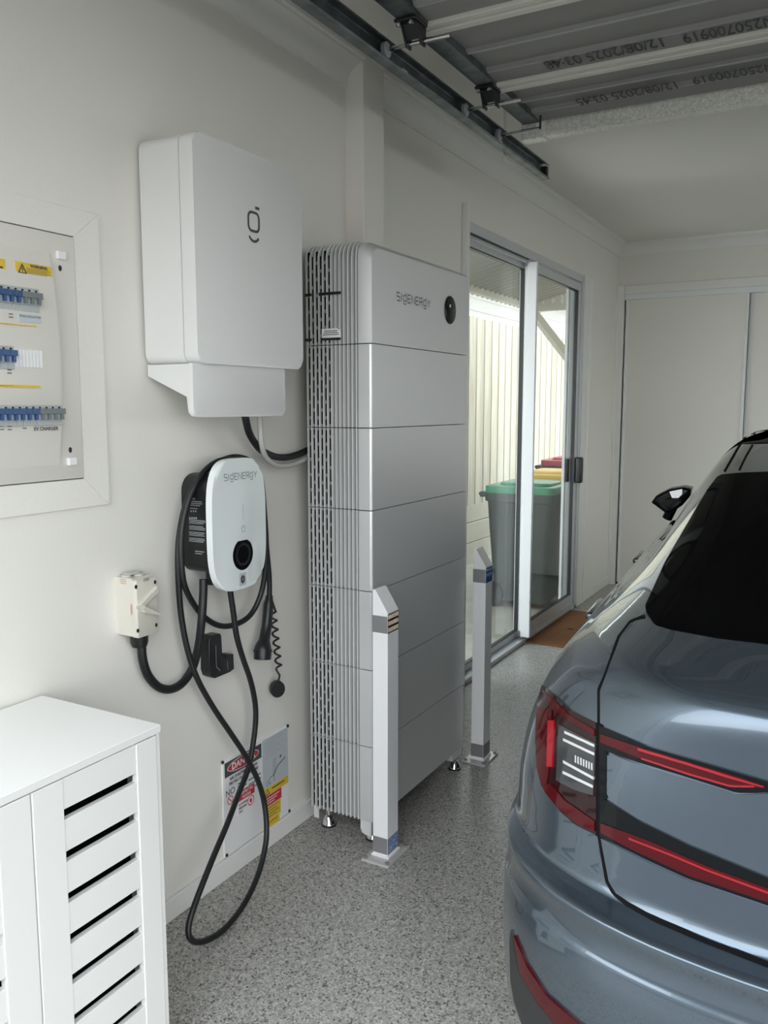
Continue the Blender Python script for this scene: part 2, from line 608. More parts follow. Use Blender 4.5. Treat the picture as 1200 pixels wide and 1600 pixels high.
# ================================================================== SETTING
YF = 0.35            # plane of the garage opening
XW = 4.3             # right wall
XR = -0.10           # recessed left wall beyond the nib
YB = 7.15            # back wall
ZC1, ZC2 = 2.76, 2.83
YN0, YN1 = 2.745, 2.898

bm = B(); box(bm, -0.25, XW + .2, YF - .1, YB + .75, -0.12, 0.0); struct('floor', bm, M['floor'])
bm = B(); box(bm, -0.25, XW + .2, YF - .1, YN1, ZC1, ZC1 + .25); box(bm, -0.25, XW + .2, YN1, YB + .2, ZC2, ZC2 + .18); struct('ceiling', bm, M['ceil'])
bm = B(); box(bm, -0.12, 0.0, YF - .1, YN0 + .02, 0, ZC1); struct('wall_left', bm, M['wall'])
# recessed part with the sliding door opening
DY0, DY1, DZ = 4.06, 6.16, 2.455
bm = B()
box(bm, XR - .12, XR, YN0, DY0, 0, ZC2); box(bm, XR - .12, XR, DY1, YB + .1, 0, ZC2); box(bm, XR - .12, XR, DY0, DY1, DZ, ZC2)
struct('wall_left_recessed', bm, M['wall'])
bm = B(); box(bm, -.11, 0.075, YN0, YN1, 0, ZC2 - .005, 0.003, 1); struct('wall_nib', bm, M['wall'])
# back wall with the wardrobe opening
WX0, WX1, WZ = -0.035, 3.1, 2.43
bm = B()
box(bm, XR - .1, WX0, YB, YB + .12, 0, ZC2); box(bm, WX1, XW + .1, YB, YB + .12, 0, ZC2); box(bm, WX0, WX1, YB, YB + .12, WZ, ZC2)
box(bm, WX0 - .1, WX1 + .1, YB + .6, YB + .7, 0, WZ); box(bm, WX0 - .1, WX0, YB + .12, YB + .6, 0, WZ); box(bm, WX1, WX1 + .1, YB + .12, YB + .6, 0, WZ); box(bm, WX0 - .1, WX1 + .1, YB + .12, YB + .7, WZ, WZ + .1)
struct('wall_back', bm, M['wall'])
bm = B()
RY0, RY1, RZ0, RZ1 = 3.4, 6.4, 0.7, 2.25
box(bm, XW, XW + .12, YF - .1, RY0, 0, ZC2); box(bm, XW, XW + .12, RY1, YB + .1, 0, ZC2); box(bm, XW, XW + .12, RY0, RY1, 0, RZ0); box(bm, XW, XW + .12, RY0, RY1, RZ1, ZC2)
struct('wall_right', bm, M['wall'])
bm = B()
for (a, b, c, d) in ((RY0, RY1, RZ0, RZ0 + .05), (RY0, RY1, RZ1 - .05, RZ1), (RY0, RY0 + .05, RZ0, RZ1), (RY1 - .05, RY1, RZ0, RZ1), ((RY0 + RY1) / 2 - .03, (RY0 + RY1) / 2 + .03, RZ0, RZ1)):
    box(bm, XW + .03, XW + .09, a, b, c, d)
win = struct('added_window_1', bm, M['alu_white'])  # unseen window, added to light the back of the room
bm = B(); box(bm, XW + .058, XW + .062, RY0 + .04, RY1 - .04, RZ0 + .04, RZ1 - .04); obj('glass_pane', bm, M['glass'], win)
bm = B(); box(bm, XW - .03, XW + .03, RY0 - .02, RY1 + .02, RZ0 - .03, RZ0); obj('added_window_sill', bm, M['trim'], win)
bm = B(); box(bm, 0.0, XW, YF - .1, YF, 2.40, ZC1); box(bm, -.2, 0.03, YF - .1, YF, 0, 2.40); box(bm, XW - .25, XW, YF - .1, YF, 0, 2.4); struct('wall_front', bm, M['wall'])

# cornices: a cove profile (d = out from wall, h = down from ceiling)
COVE = [(0, 0), (0, .094), (.010, .094), (.012, .082)] + [(.012 + .062 * (1 - math.cos(math.radians(a))), .080 - .062 * math.sin(math.radians(a))) for a in range(0, 91, 15)] + [(.076, .012), (.090, .010), (.090, 0)]
def cornice(name, p0, p1, outdir, zc):
    bm = B()
    p0, p1, outdir = Vector(p0), Vector(p1), Vector(outdir)
    ra = [bm.verts.new(p0 + outdir * d + Vector((0, 0, zc - h))) for d, h in COVE]
    rb = [bm.verts.new(p1 + outdir * d + Vector((0, 0, zc - h))) for d, h in COVE]
    n = len(COVE)
    for i in range(n):
        bm.faces.new((ra[i], ra[(i + 1) % n], rb[(i + 1) % n], rb[i]))
    bm.faces.new(ra[::-1]); bm.faces.new(rb)
    bmesh.ops.recalc_face_normals(bm, faces=bm.faces)
    return struct(name, bm, M['trim'], smooth=25)
cornice('trim_1', (0, YF, 0), (0, YN0, 0), (1, 0, 0), ZC1)
cornice('trim_2', (XR, YN1, 0), (XR, YB, 0), (1, 0, 0), ZC2)
cornice('trim_3', (XR, YB, 0), (XW, YB, 0), (0, -1, 0), ZC2)

def skirting(name, x0, x1, y0, y1, h):
    bm = B(); box(bm, x0, x1, y0, y1, 0, h, .002, 1)
    return struct(name, bm, M['trim'])
skirting('baseboard_left', 0, .014, YF, YN0, .068)
skirting('baseboard_recessed', XR, XR + .013, YN1, DY0 - .05, .07)
skirting('baseboard_left_back', XR, XR + .013, DY1 + .2, YB, .075)
skirting('baseboard_back', XR, -.12 + .03, YB - .013, YB, .075)

# ---- sliding glass door
bm = B()
box(bm, XR - .10, XR + .012, DY0, DY1, DZ - .052, DZ, .002, 1)            # head
box(bm, XR - .10, XR + .012, DY0, DY0 + .03, 0, DZ - .05, .002, 1)
box(bm, XR - .10, XR + .012, DY1 - .035, DY1, 0, DZ - .05, .002, 1)
door = struct('door_1', bm, M['alu'])
bm = B(); box(bm, XR - .10, XR + .012, DY0, DY1, 0, .028, .002, 1); box(bm, XR - .06, XR - .05, DY0 + .03, DY1 - .03, .028, .05); obj('sill', bm, M['alu'], door)
def sash(name, x, y0, y1, z0, z1, stl, str_, rail, m, brail=None):
    bm = B()
    brail = brail or rail
    box(bm, x, x + .03, y0, y1, z1 - rail, z1, .002, 1)
    box(bm, x, x + .03, y0, y1, z0, z0 + brail, .002, 1)
    box(bm, x, x + .03, y0, y0 + stl, z0 + brail, z1 - rail, .002, 1)
    box(bm, x, x + .03, y1 - str_, y1, z0 + brail, z1 - rail, .002, 1)
    o = obj(name, bm, m, door)
    bm = B(); box(bm, x + .012, x + .017, y0 + stl, y1 - str_, z0 + brail, z1 - rail)
    obj('glass_pane', bm, M['glass'], o)
    bm = B()      # black glazing gasket
    for (a0, a1, c0, c1) in ((y0 + stl, y1 - str_, z1 - rail - .006, z1 - rail), (y0 + stl, y1 - str_, z0 + brail, z0 + brail + .006), (y0 + stl, y0 + stl + .006, z0 + brail, z1 - rail), (y1 - str_ - .004, y1 - str_, z0 + brail, z1 - rail)):
        box(bm, x + .006, x + .031, a0, a1, c0, c1)
    obj('glazing_gasket', bm, M['black'], o)
    return o
sash('fixed_sash', XR - .075, DY0 + .03, 5.12, .03, DZ - .06, .05, .06, .04, M['alu'])
sl = sash('sliding_sash', XR - .03, 5.03, DY1 - .035, .03, DZ - .06, .05, .065, .055, M['alu'], .085)
bm = B(); box(bm, XR - .006, XR + .004, DY0 + .03, 5.0, DZ - .060, DZ - .052); obj('track_shadow_gap', bm, M['black'], door)
bm = B()
for yy, xx in ((6.0, XR - .072), (6.05, XR - .05)):
    box(bm, xx, xx + .02, yy, yy + .05, .06, DZ - .08, .002, 1)
obj('screen_stile', bm, M['alu_white'], door)
PX0, PX1 = XR - .008, XR + .056
bm = B(); box(bm, PX0, PX1, 5.0, 5.025, .05, DZ - .07, .003, 1); obj('centre_stile', bm, M['alu_white'], door)
bm = B()
for zz in (.06, DZ - .075):
    box(bm, PX0 - .012, PX0, 4.995, 5.015, zz - .02, zz + .03)
obj('stile_bracket', bm, M['chrome'], door)
bm = B(); box(bm, XR + .002, XR + .055, 6.07, 6.125, .955, 1.145, .012, 3); obj('door_handle', bm, M['black'], door, 40)
bm = B(); box(bm, XR - .045, XR - .031, 6.02, 6.085, .965, 1.135, .006, 2); obj('lock_plate', bm, M['black'], door, 40)
def archi(name, y0, y1, z1):
    bm = B(); box(bm, XR, XR + .018, y0, y1, 0, z1, .004, 2); box(bm, XR, XR + .024, y1 - .03, y1 - .008, 0, z1, .003, 1)
    return struct(name, bm, M['trim'])
archi('trim_4', DY1 + .005, 6.345, 2.46)
bm = B(); box(bm, XR, XR + .03, 4.012, 4.052, 0, 2.53, .003, 1); struct('trim_5', bm, M['trim'])

# ---- wardrobe sliding doors on the back wall
bm = B()
box(bm, WX0 - .07, WX0, YB - .018, YB, 0, WZ + .07, .004, 2); box(bm, WX0, WX1, YB - .018, YB, WZ, WZ + .07, .004, 2); box(bm, WX0 - .07, WX0 - .045, YB - .026, YB, 0, WZ + .07, .004, 2)
box(bm, WX1, WX1 + .07, YB - .018, YB, 0, WZ + .07, .004, 2)
struct('trim_6', bm, M['trim'])
for i in range(3):
    x0 = WX0 + .012 + i * .94
    x1 = x0 + .94
    yy = YB + (.01 if i != 1 else .05)
    bm = B(); box(bm, x0, x1, yy, yy + .018, .02, WZ - .045)
    dr = struct('door_%d' % (i + 2), bm, M['wall'])
    bm = B(); box(bm, x0, x0 + .022, yy - .012, yy + .02, .02, WZ - .045, .003, 1); box(bm, x1 - .022, x1, yy - .012, yy + .02, .02, WZ - .045, .003, 1); obj('door_frame', bm, M['alu_white'], dr)
bm = B(); box(bm, WX0, WX1, YB - .012, YB + .09, WZ - .045, WZ, .003, 1); struct('trim_7', bm, M['alu_white'])
bm = B(); box(bm, WX0, WX0 + .010, YB + .03, YB + .1, 0, WZ - .045); struct('trim_8', bm, M['dark'])

# ================================================================== OUTSIDE, seen through the glass door
bm = B(); box(bm, -1.66, -.22, 2.5, 14, -.16, -.045); struct('side_yard_ground', bm, M['concrete'])
fence = thing('paling_fence', 'unpainted pale timber paling fence beyond the glass door', 'fence', (-1.6, 8, .5))
rngf = random.Random(5)
y = 4.6; pal = 0
FZ0, FZ1 = .54, 2.38
while y < 13.5:
    w = rngf.choice((.095, .10, .105))
    dx = 0.0 if pal % 2 == 0 else .007
    bm = B(); box(bm, -1.625 + dx, -1.610 + dx, y, y + w, FZ0, FZ1 + rngf.uniform(-.004, .004), .001, 1)
    obj('paling', bm, M['paling'], fence)
    y += w + rngf.uniform(-.012, .006); pal += 1
bm = B(); box(bm, -1.68, -1.626, 4.6, 13.5, 2.2, 2.29); obj('fence_rail', bm, M['paling'], fence); bm = B(); box(bm, -1.68, -1.626, 4.6, 13.5, .7, .79); obj('fence_rail', bm, M['paling'], fence)
rw = thing('retaining_wall', 'cream concrete sleeper retaining wall under the paling fence', 'wall', (-1.6, 8, -.05))
for k, (z0, z1) in enumerate(((.372, .54), (.172, .366), (-.03, .166))):
    for (y0, y1) in ((4.6, 6.6), (6.606, 8.9), (8.906, 11.2), (11.206, 13.5)):
        bm = B(); box(bm, -1.72, -1.59 - (.012 if k == 0 else 0), y0, y1, z0 - (.03 if k == 2 else 0), z1, .004, 1); obj('sleeper', bm, M['sleeper'], rw)

# side carport roof over the yard
cr = thing('patio_roof', 'corrugated sheet roof on timber beams over the side yard', 'roof', (-.8, 6.5, 2.4))
def roof_sheet():
    bm = B()
    x0, z0, x1, z1 = -.24, 2.625, -1.08, 2.425
    y0, y1, p = 3.6, 8.0, .105
    N = int((y1 - y0) / p * 8)
    rows = []
    for (x, z) in ((x0, z0), (x1, z1)):
        rows.append([(x, y0 + (y1 - y0) * i / N, z + .016 * math.sin(2 * math.pi * i / 8)) for i in range(N + 1)])
    va = [bm.verts.new(p) for p in rows[0]]; vb = [bm.verts.new(p) for p in rows[1]]
    vc = [bm.verts.new((p[0], p[1], p[2] + .004)) for p in rows[0]]; vd = [bm.verts.new((p[0], p[1], p[2] + .004)) for p in rows[1]]
    for i in range(N):
        bm.faces.new((va[i], va[i + 1], vb[i + 1], vb[i])); bm.faces.new((vc[i], vd[i], vd[i + 1], vc[i + 1]))
        bm.faces.new((vb[i], vb[i + 1], vd[i + 1], vd[i]))
    return bm
obj('corrugated_sheet', roof_sheet(), M['roofsheet'], cr, 60)
bm = B(); box(bm, -.30, -.222, 3.6, 8.0, 2.43, 2.475); obj('wall_plate', bm, M['timberwhite'], cr)
bm = B(); box(bm, -1.02, -.965, 3.6, 7.5, 2.40, 2.455); obj('edge_beam', bm, M['timberwhite'], cr)
# end frame with post, tie beam, brace and battens
bm = B(); box(bm, -.625, -.565, 7.5, 7.56, -.045, 2.62); obj('post', bm, M['timberwhite'], cr)
bm = B(); box(bm, -1.02, -.625, 7.5, 7.55, 2.375, 2.44); obj('tie_beam', bm, M['timberwhite'], cr)
bm = B(); tube(bm, [(-.98, 7.52, 2.405), (-.60, 7.52, 1.935)], .045, 4); obj('brace', bm, M['timberwhite'], cr)
for k in range(5):
    bm = B(); x0 = -1.0 + k * .085
    box(bm, x0, x0 + .062, 7.5, 7.515, 2.44, 2.60 - k * .0); obj('batten', bm, M['timberwhite'], cr)

# neighbour's weatherboard wall behind the fence
nh = thing('neighbour_house', 'white weatherboard house wall rising behind the paling fence', 'house', (-3.4, 9, .5))
for k in range(16):
    bm = B()
    z = .6 + k * .18
    mx = Matrix.Translation((-3.4, 0, z)) @ Matrix.Rotation(math.radians(-5), 4, 'Y')
    box(bm, -.01, .012, 4, 16.5, 0, .19, mx=mx); obj('weatherboard', bm, M['weather'], nh)
bm = B(); box(bm, -7, -3.42, 4, 16.5, .3, 3.4); obj('house_body', bm, M['weather'], nh)
bm = B(); prism(bm, [(-7.4, 3.4), (-3.0, 3.4), (-5.2, 4.6)], -16.8, -3.7, frame3((0, 0, 0), (1, 0, 0), (0, 0, 1))); obj('house_roof', bm, M['roofsheet'], nh)

# bins
def wheelie(loc, rz, H, Wd, Dp, lid, label, group=None):
    t = thing('wheelie_bin', label, 'bin', loc, rz, group)
    bm = B()
    zs = [(.05, .80), (.10, .81), (H - .10, 1.0), (H - .095, 1.06), (H - .03, 1.06), (H - .03, .98)]
    rings = []
    for z, s in zs:
        rings.append([bm.verts.new((p[0] * s, p[1] * s, z)) for p in rrect(-Wd / 2, Wd / 2, -Dp / 2, Dp / 2, .05, 4)])
    for i in range(len(rings) - 1):
        n = len(rings[i])
        for k in range(n):
            bm.faces.new((rings[i][k], rings[i][(k + 1) % n], rings[i + 1][(k + 1) % n], rings[i + 1][k]))
    bm.faces.new(rings[0][::-1]); bm.faces.new(rings[-1])
    obj('bin_body', bm, M['bin'], t, 40, True)
    bm = B()
    prism(bm, rrect(-Wd / 2 * 1.07, Wd / 2 * 1.07, -Dp / 2 * 1.07, Dp / 2 * 1.05, .05, 4), H - .03, H + .025, None, .012)
    prism(bm, rrect(-Wd / 2 * .8, Wd / 2 * .8, -Dp / 2 * .85, Dp / 2 * .7, .07, 4), H + .02, H + .05, None, .02)
    obj('lid', bm, lid, t, 40, True)
    bm = B(); tube(bm, [(-Wd / 2 * .7, Dp / 2 + .075, H - .05), (Wd / 2 * .7, Dp / 2 + .075, H - .05)], .014, 8)
    for sx in (-.6, 0, .6):
        box(bm, sx * Wd / 2 - .02, sx * Wd / 2 + .02, Dp / 2 - .01, Dp / 2 + .08, H - .075, H - .035)
    obj('grab_handle', bm, M['bin'], t, None, True)
    for sx in (-1, 1):
        bm = B(); mx = Matrix.Translation((sx * (Wd / 2 - .03), Dp / 2 - .04, .10)) @ Matrix.Rotation(math.pi / 2, 4, 'Y')
        lathe(bm, [(.06, -.02), (.10, -.02), (.10, .02), (.06, .02)], mx, 20); obj('wheel', bm, M['tyre'], t, 40, True)
    return t
YG = -.045
wheelie((-.53, 6.30, YG), math.radians(92), .93, .50, .52, M['greenlid'], 'dark grey wheelie bin with green lid just outside the glass door', 'wheelie bins in the side yard')
wheelie((-.55, 7.02, YG), math.radians(92), .97, .50, .52, M['yellowlid'], 'wheelie bin with yellow lid standing behind the green lidded bin', 'wheelie bins in the side yard')
wheelie((-.72, 8.15, YG), math.radians(94), 1.02, .50, .52, M['redlid'], 'wheelie bin with red lid, farthest of the bins outside', 'wheelie bins in the side yard')

# street side behind the camera (reflected in the car and lighting the room)
bm = B(); box(bm, -14, 18, -24, YF - .1, -.2, -.03); box(bm, XW + .2, 18, YF - .1, 14, -.2, -.03); struct('driveway_ground', bm, M['drive'])
oh = thing('street_house', 'pale house across the driveway, opposite the open garage', 'house', (2, -16, 0))
bm = B(); box(bm, -6, 3.0, -19, -15, 0, 3.0); obj('house_body', bm, M['brick'], oh)
bm = B(); prism(bm, [(-6.6, 3.0), (3.6, 3.0), (-1.5, 5.0)], 14.6, 19.4, frame3((0, 0, 0), (1, 0, 0), (0, 0, 1))); obj('house_roof', bm, M['roofsheet'], oh)
for x0 in (-4.6, -1.0):
    bm = B(); box(bm, x0, x0 + 1.8, -15.02, -14.96, .9, 2.2); obj('window', bm, M['tint'], oh)
def tree(x, y, h, label, seed):
    t = thing('garden_tree', label, 'tree', (x, y, -.03))
    rg = random.Random(seed)
    bm = B(); tube(bm, [(x, y, -.05), (x + .1, y, h * .5), (x, y + .1, h * .8)], [.14, .10, .05], 8); obj('trunk', bm, M['timberwhite'], t)
    bm = B()
    for k in range(260):
        a = rg.uniform(0, 6.283); r = rg.random() ** .5 * h * .32; z = h * (.5 + .5 * rg.random())
        c = Vector((x + r * math.cos(a), y + r * math.sin(a), z)); s = rg.uniform(.18, .4)
        d1 = Vector((rg.uniform(-1, 1), rg.uniform(-1, 1), rg.uniform(-1, 1))).normalized(); d2 = d1.orthogonal().normalized()
        bm.faces.new([bm.verts.new(c + d1 * s), bm.verts.new(c + d2 * s * .4), bm.verts.new(c - d1 * s), bm.verts.new(c - d2 * s * .4)])
    obj('foliage', bm, M['leaf'], t)
tree(5.5, -9, 4.2, 'leafy garden tree beside the driveway', 1)
tree(9.5, -13, 5.0, 'tall garden tree far down the driveway', 2)

# ================================================================== THINGS ON THE LEFT WALL
# ---- flush switchboard
sb = thing('switchboard', 'white flush switchboard with rows of circuit breakers in the left wall', 'switchboard', (0, 1.1, 1.26))
SY0, SY1, SZ0, SZ1 = .66, 1.552, 1.262, 1.993
PY0, PY1, PZ0, PZ1 = .742, 1.472, 1.335, 1.926
WP = wallplane(0)
for poly in ([(SY0, SZ0), (SY1, SZ0), (PY1, PZ0), (PY0, PZ0)], [(SY1, SZ0), (SY1, SZ1), (PY1, PZ1), (PY1, PZ0)], [(SY1, SZ1), (SY0, SZ1), (PY0, PZ1), (PY1, PZ1)], [(SY0, SZ1), (SY0, SZ0), (PY0, PZ0), (PY0, PZ1)]):
    c = (sum(p[0] for p in poly) / 4, sum(p[1] for p in poly) / 4)
    pl = [(p[0] + (c[0] - p[0]) * .0006, p[1] + (c[1] - p[1]) * .0006) for p in poly]
    bm = B(); prism(bm, pl, 0, .009, WP, .0012, 1); obj('frame_board', bm, M['wall'], sb)
bm = B(); prism(bm, rrect(PY0 + .004, PY1 - .003, PZ0 + .003, PZ1 - .003, .006, 3), 0.0, .012, WP, .002, 2); obj('cover_plate', bm, M['board'], sb, 40)
bm = B(); box(bm, 0.0, .004, PY0 + .001, PY1 - .0005, PZ0 + .0005, PZ1 - .0005); obj('shadow_gap', bm, M['brkd'], sb)
q = atx(.014, 76, 396); CZ1 = q.z
q2 = atx(.014, 97, 726); CZ0 = q2.z
CY1 = (q.y + q2.y) / 2
BUL = .036
def bul(z):
    t = min(1, max(0, (z - CZ0) / (CZ1 - CZ0)))
    return .012 + BUL * (math.sin(math.pi * t) ** .75)
bm = B()
N = 26
rows = []
for i in range(N + 1):
    t = i / N
    z = CZ0 + (CZ1 - CZ0) * t
    x = bul(z)
    e = .012 * math.sin(math.pi * t) ** .5
    rows.append([(.0115, PY0 + .05, z), (x, PY0 + .05 + e, z), (x, CY1 - .006 - e, z), (x - .003 * math.sin(math.pi * t), CY1 - .002 - e * .6, z), (.0115, CY1, z)])
vv = [[bm.verts.new(p) for p in r] for r in rows]
for i in range(N):
    for k in range(4):
        bm.faces.new((vv[i][k], vv[i][k + 1], vv[i + 1][k + 1], vv[i + 1][k]))
obj('bowed_cover', bm, M['board'], sb, 35)
for (px, py) in ((99, 399), (116, 721)):
    p = atx(.02, px, py)
    bm = B(); box(bm, .011, .021, p.y - .016, p.y + .010, p.z - .010, p.z + .010, .003, 2); obj('latch', bm, M['paper'], sb)
for (px, py) in ((94, 419), (110, 703)):
    p = atx(.013, px, py)
    bm = B(); prism(bm, ell(p.y, p.z, .0045, .007, 12), .011, .0135, WP); obj('screw', bm, M['screw'], sb)
def brow(z0, z1, yend, slots):
    """a row of breakers; slots: list of (kind, width) from the right end to the left"""
    y = yend
    for kind, w in slots:
        xs = bul((z0 + z1) / 2)
        if kind == 'blank':
            bm = B(); box(bm, xs - .01, xs + .003, y - w, y, z0 + .006, z1 - .006); o = obj('blank_plate', bm, M['paper'], sb)
            bm = B()
            for k in range(1, max(2, int(w / .009))): box(bm, xs + .003, xs + .0036, y - k * .009 - .0006, y - k * .009, z0 + .006, z1 - .006)
            obj('blank_rib', bm, M['brk'], o)
        else:
            bm = B()
            box(bm, xs - .012, xs + .004, y - w + .0004, y - .0004, z0, z1, .001, 1)
            box(bm, xs, xs + .010, y - w + .0004, y - .0004, z0 + (z1 - z0) * .28, z1 - (z1 - z0) * .22, .001, 1)
            o = obj('circuit_breaker', bm, M['brk'], sb)
            lv = M['blue'] if kind == 'blue' else M['brkd']
            bm = B()
            zc = z0 + (z1 - z0) * .62
            box(bm, xs + .008, xs + .018, y - w + .0004, y - .0004, zc - .003, zc + .010, .001, 1)
            for k in range(max(1, round(w / .018))):
                yy = y - (k + .5) * .018
                box(bm, xs + .008, xs + .017, yy - .0035, yy + .0035, zc - .016, zc)
            obj('breaker_lever', bm, lv, o)
            bm = B()
            for k in range(max(1, round(w / .018))):
                yy = y - (k + .5) * .018
                prism(bm, ell(yy, z1 - .006, .0035, .0025, 8), xs + .004, xs + .0045, WP)
            obj('terminal_screw', bm, M['screw'], o)
        y -= w
xm = .012 + BUL * .9
r1a, r1b = atx(xm, 62, 455), atx(xm, 62, 492)
brow(r1b.z + .004, r1a.z + .004, r1a.y, [('grey', .054)] + [('blue', .018)] * 6 + [('blue', .054)])
xm2 = .012 + BUL
r2a, r2b = atx(xm2, 20, 541), atx(xm2, 20, 577)
p = atx(xm2, 65, 560)
brow(r2b.z, r2a.z, p.y, [('blank', p.y - r2a.y)] + [('blue', .018)] * 5 + [('blue', .036)])
xm3 = .012 + BUL * .75
r3a, r3b = atx(xm3, 95, 631), atx(xm3, 95, 662)
brow(r3b.z - .003, r3a.z - .003, r3a.y, [('grey', .072)] + [('blue', .018)] * 8)
def lab(name, quad_px, x, m, parent):
    """label plate between two pixel corners (left-top, right-bottom) on the bowed cover"""
    a = atx(x, *quad_px[0]); b = atx(x, *quad_px[1])
    bm = B(); y0, y1, z0, z1 = a.y, b.y, b.z, a.z
    box(bm, x - .02, x + .0012, y0, y1, z0, z1)
    return obj(name, bm, m, parent), (y0, y1, z0, z1)
xl = bul(CZ1 - .045) + .001
w_, ex = lab('warning_label', ((24, 408), (81, 436)), xl, M['yellow'], sb)
PLW = wallplane(xl + .0012)
ye0, ye1, ze0, ze1 = ex
hh = ze1 - ze0
bm = B(); text_bm(bm, 'WARNING', hh * .36, wallplane(xl + .0012, (ye0 + ye1) / 2 + .012, ze1 - hh * .22), bold=.0004)
ribbon(bm, [(ye0 + .006, ze0 + hh * .12), (ye0 + .006 + hh * .75, ze0 + hh * .12), (ye0 + .006 + hh * .375, ze0 + hh * .82)], .003, PLW, closed=True)
ribbon(bm, [(ye0 + .006 + hh * .41, ze0 + hh * .62), (ye0 + .006 + hh * .33, ze0 + hh * .42), (ye0 + .006 + hh * .43, ze0 + hh * .42), (ye0 + .006 + hh * .37, ze0 + hh * .22)], .002, PLW)
for k in range(4):
    flat(bm, rect(ye0 + hh * 1.0, ye1 - .006 - .008 * (k % 2), ze1 - hh * (.48 + .13 * k), ze1 - hh * (.44 + .13 * k)), PLW)
obj('lettering', bm, M['ink'], w_)
w2, ex2 = lab('warning_label', ((-34, 398), (8, 426)), xl, M['yellow'], sb)
bm = B(); flat(bm, rect(ex2[0] + .01, ex2[1] - .006, ex2[2] + .008, ex2[2] + .012), PLW); obj('lettering', bm, M['ink'], w2)
for (pxs, txt, m, zz) in ((((-40, 500), (57, 511)), 'ALTERNATIVE SUPPLY CIRCUITS', 'yellow', .96), (((-50, 599.5), (63, 606)), 'ALTERNATIVE SUPPLY CIRCUITS', 'yellow', 1.0), (((29, 490), (64, 506)), 'MAIN ISOLATOR', 'greypaper', .93)):
    a = atx(.012 + BUL * zz, *pxs[0])
    xx = bul(a.z) + .002
    l_, e_ = lab('circuit_label', pxs, xx, M[m], sb)
    bm = B(); text_bm(bm, txt, (e_[3] - e_[2]) * (.5 if m == 'yellow' else .42), wallplane(xx + .0012, (e_[0] + e_[1]) / 2, (e_[2] + e_[3]) / 2 + (0 if m == 'yellow' else .004)))
    obj('lettering', bm, M['ink'], l_)
p = atx(bul(r3b.z - .014) + .002, 72, 670)
bm = B(); text_bm(bm, 'EV CHARGER', .0115, wallplane(bul(p.z) + .0016, p.y, p.z), bold=.0003); obj('circuit_lettering', bm, M['ink'], sb)
bm = B()
for (px, py) in ((2, 669), (14, 669), (37, 667), (8, 581), (12, 494)):
    p = atx(bul(r3b.z - .014), px, py)
    pw = wallplane(bul(p.z) + .0016)
    for dz in (.004, -.003):
        flat(bm, rect(p.y - .006, p.y + .005, p.z + dz - .001, p.z + dz + .001), pw)
obj('circuit_lettering', bm, M['ink'], sb)

# ---- white gateway box
gw = thing('energy_gateway_box', 'large white rounded energy gateway box mounted high on the left wall', 'gateway box', (0, 1.93, 1.63))
GY0, GY1, GZ0, GZ1 = 1.694, 2.172, 1.628, 2.210
bm = B(); prism(bm, rrect(GY0, GY1, GZ0, GZ1, .028, 7), .012, .148, WP, .004, 3); obj('rear_housing', bm, M['white'], gw, 40)
bm = B(); prism(bm, rrect(GY0 + .004, GY1 - .004, GZ0 + .004, GZ1 - .004, .026, 7), .146, .153, WP); obj('seam', bm, M['conduit'], gw)
bm = B(); prism(bm, rrect(GY0, GY1, GZ0, GZ1, .028, 7), .151, .196, WP, .007, 4); obj('front_cover', bm, M['white'], gw, 40)
bm = B(); box(bm, 0, .014, GY0 + .05, GY1 - .05, GZ0 + .05, GZ1 - .12); obj('wall_bracket', bm, M['silver_dark'], gw)
bm = B()
PXZ = frame3((0, 2.093, 0), (1, 0, 0), (0, 0, 1))    # normal -y
prism(bm, [(.014, 1.597), (.15, 1.541), (.155, 1.50), (.166, 1.489), (.168, 1.627), (.014, 1.627)], 0, .395, PXZ, 0)
obj('lower_shroud', bm, M['white'], gw)
bm = B(); prism(bm, rrect(1.690, 2.097, 1.487, 1.629, [.022, .022, .004, .004], 6), .166, .180, WP, .003, 2); obj('shroud_front', bm, M['white'], gw, 40)
a = atx(.196, 396, 343)
r, bar, sm = emblem(0, 0, .066)
bm = B(); WG = wallplane(.1965, a.y, a.z - .004)
ribbon(bm, r, .0072, WG, closed=True); ribbon(bm, bar, .0075, WG); ribbon(bm, sm, .0072, WG)
obj('emblem', bm, M['ink'], gw)

# ---- cables between gateway and battery
def pathx(pts):
    """(px, py, x) list -> smooth world path; x is the real distance from the wall"""
    return smoothpath([atx(x, px, py) for px, py, x in pts], 7)
bm = B(); tube(bm, pathx([(382, 638, .10), (384, 655, .10), (391, 680, .09), (408, 703, .075), (432, 714, .065), (456, 713, .06), (481, 703, .06), (500, 690, .06)]), .0115, 10)
tag(obj('black_power_cable', bm, M['cable'], None, 60), 'thick black power cable looping from the gateway box to the battery', 'cable')
bm = B(); tube(bm, pathx([(405, 638, .10), (406, 655, .10), (408, 690, .104), (416, 715, .092), (434, 727, .075), (456, 726, .060), (480, 716, .055), (500, 706, .055)]), .0085, 10)
tag(obj('grey_conduit_cable', bm, M['conduit'], None, 60), 'light grey conduit looping below the thick black power cable', 'conduit')

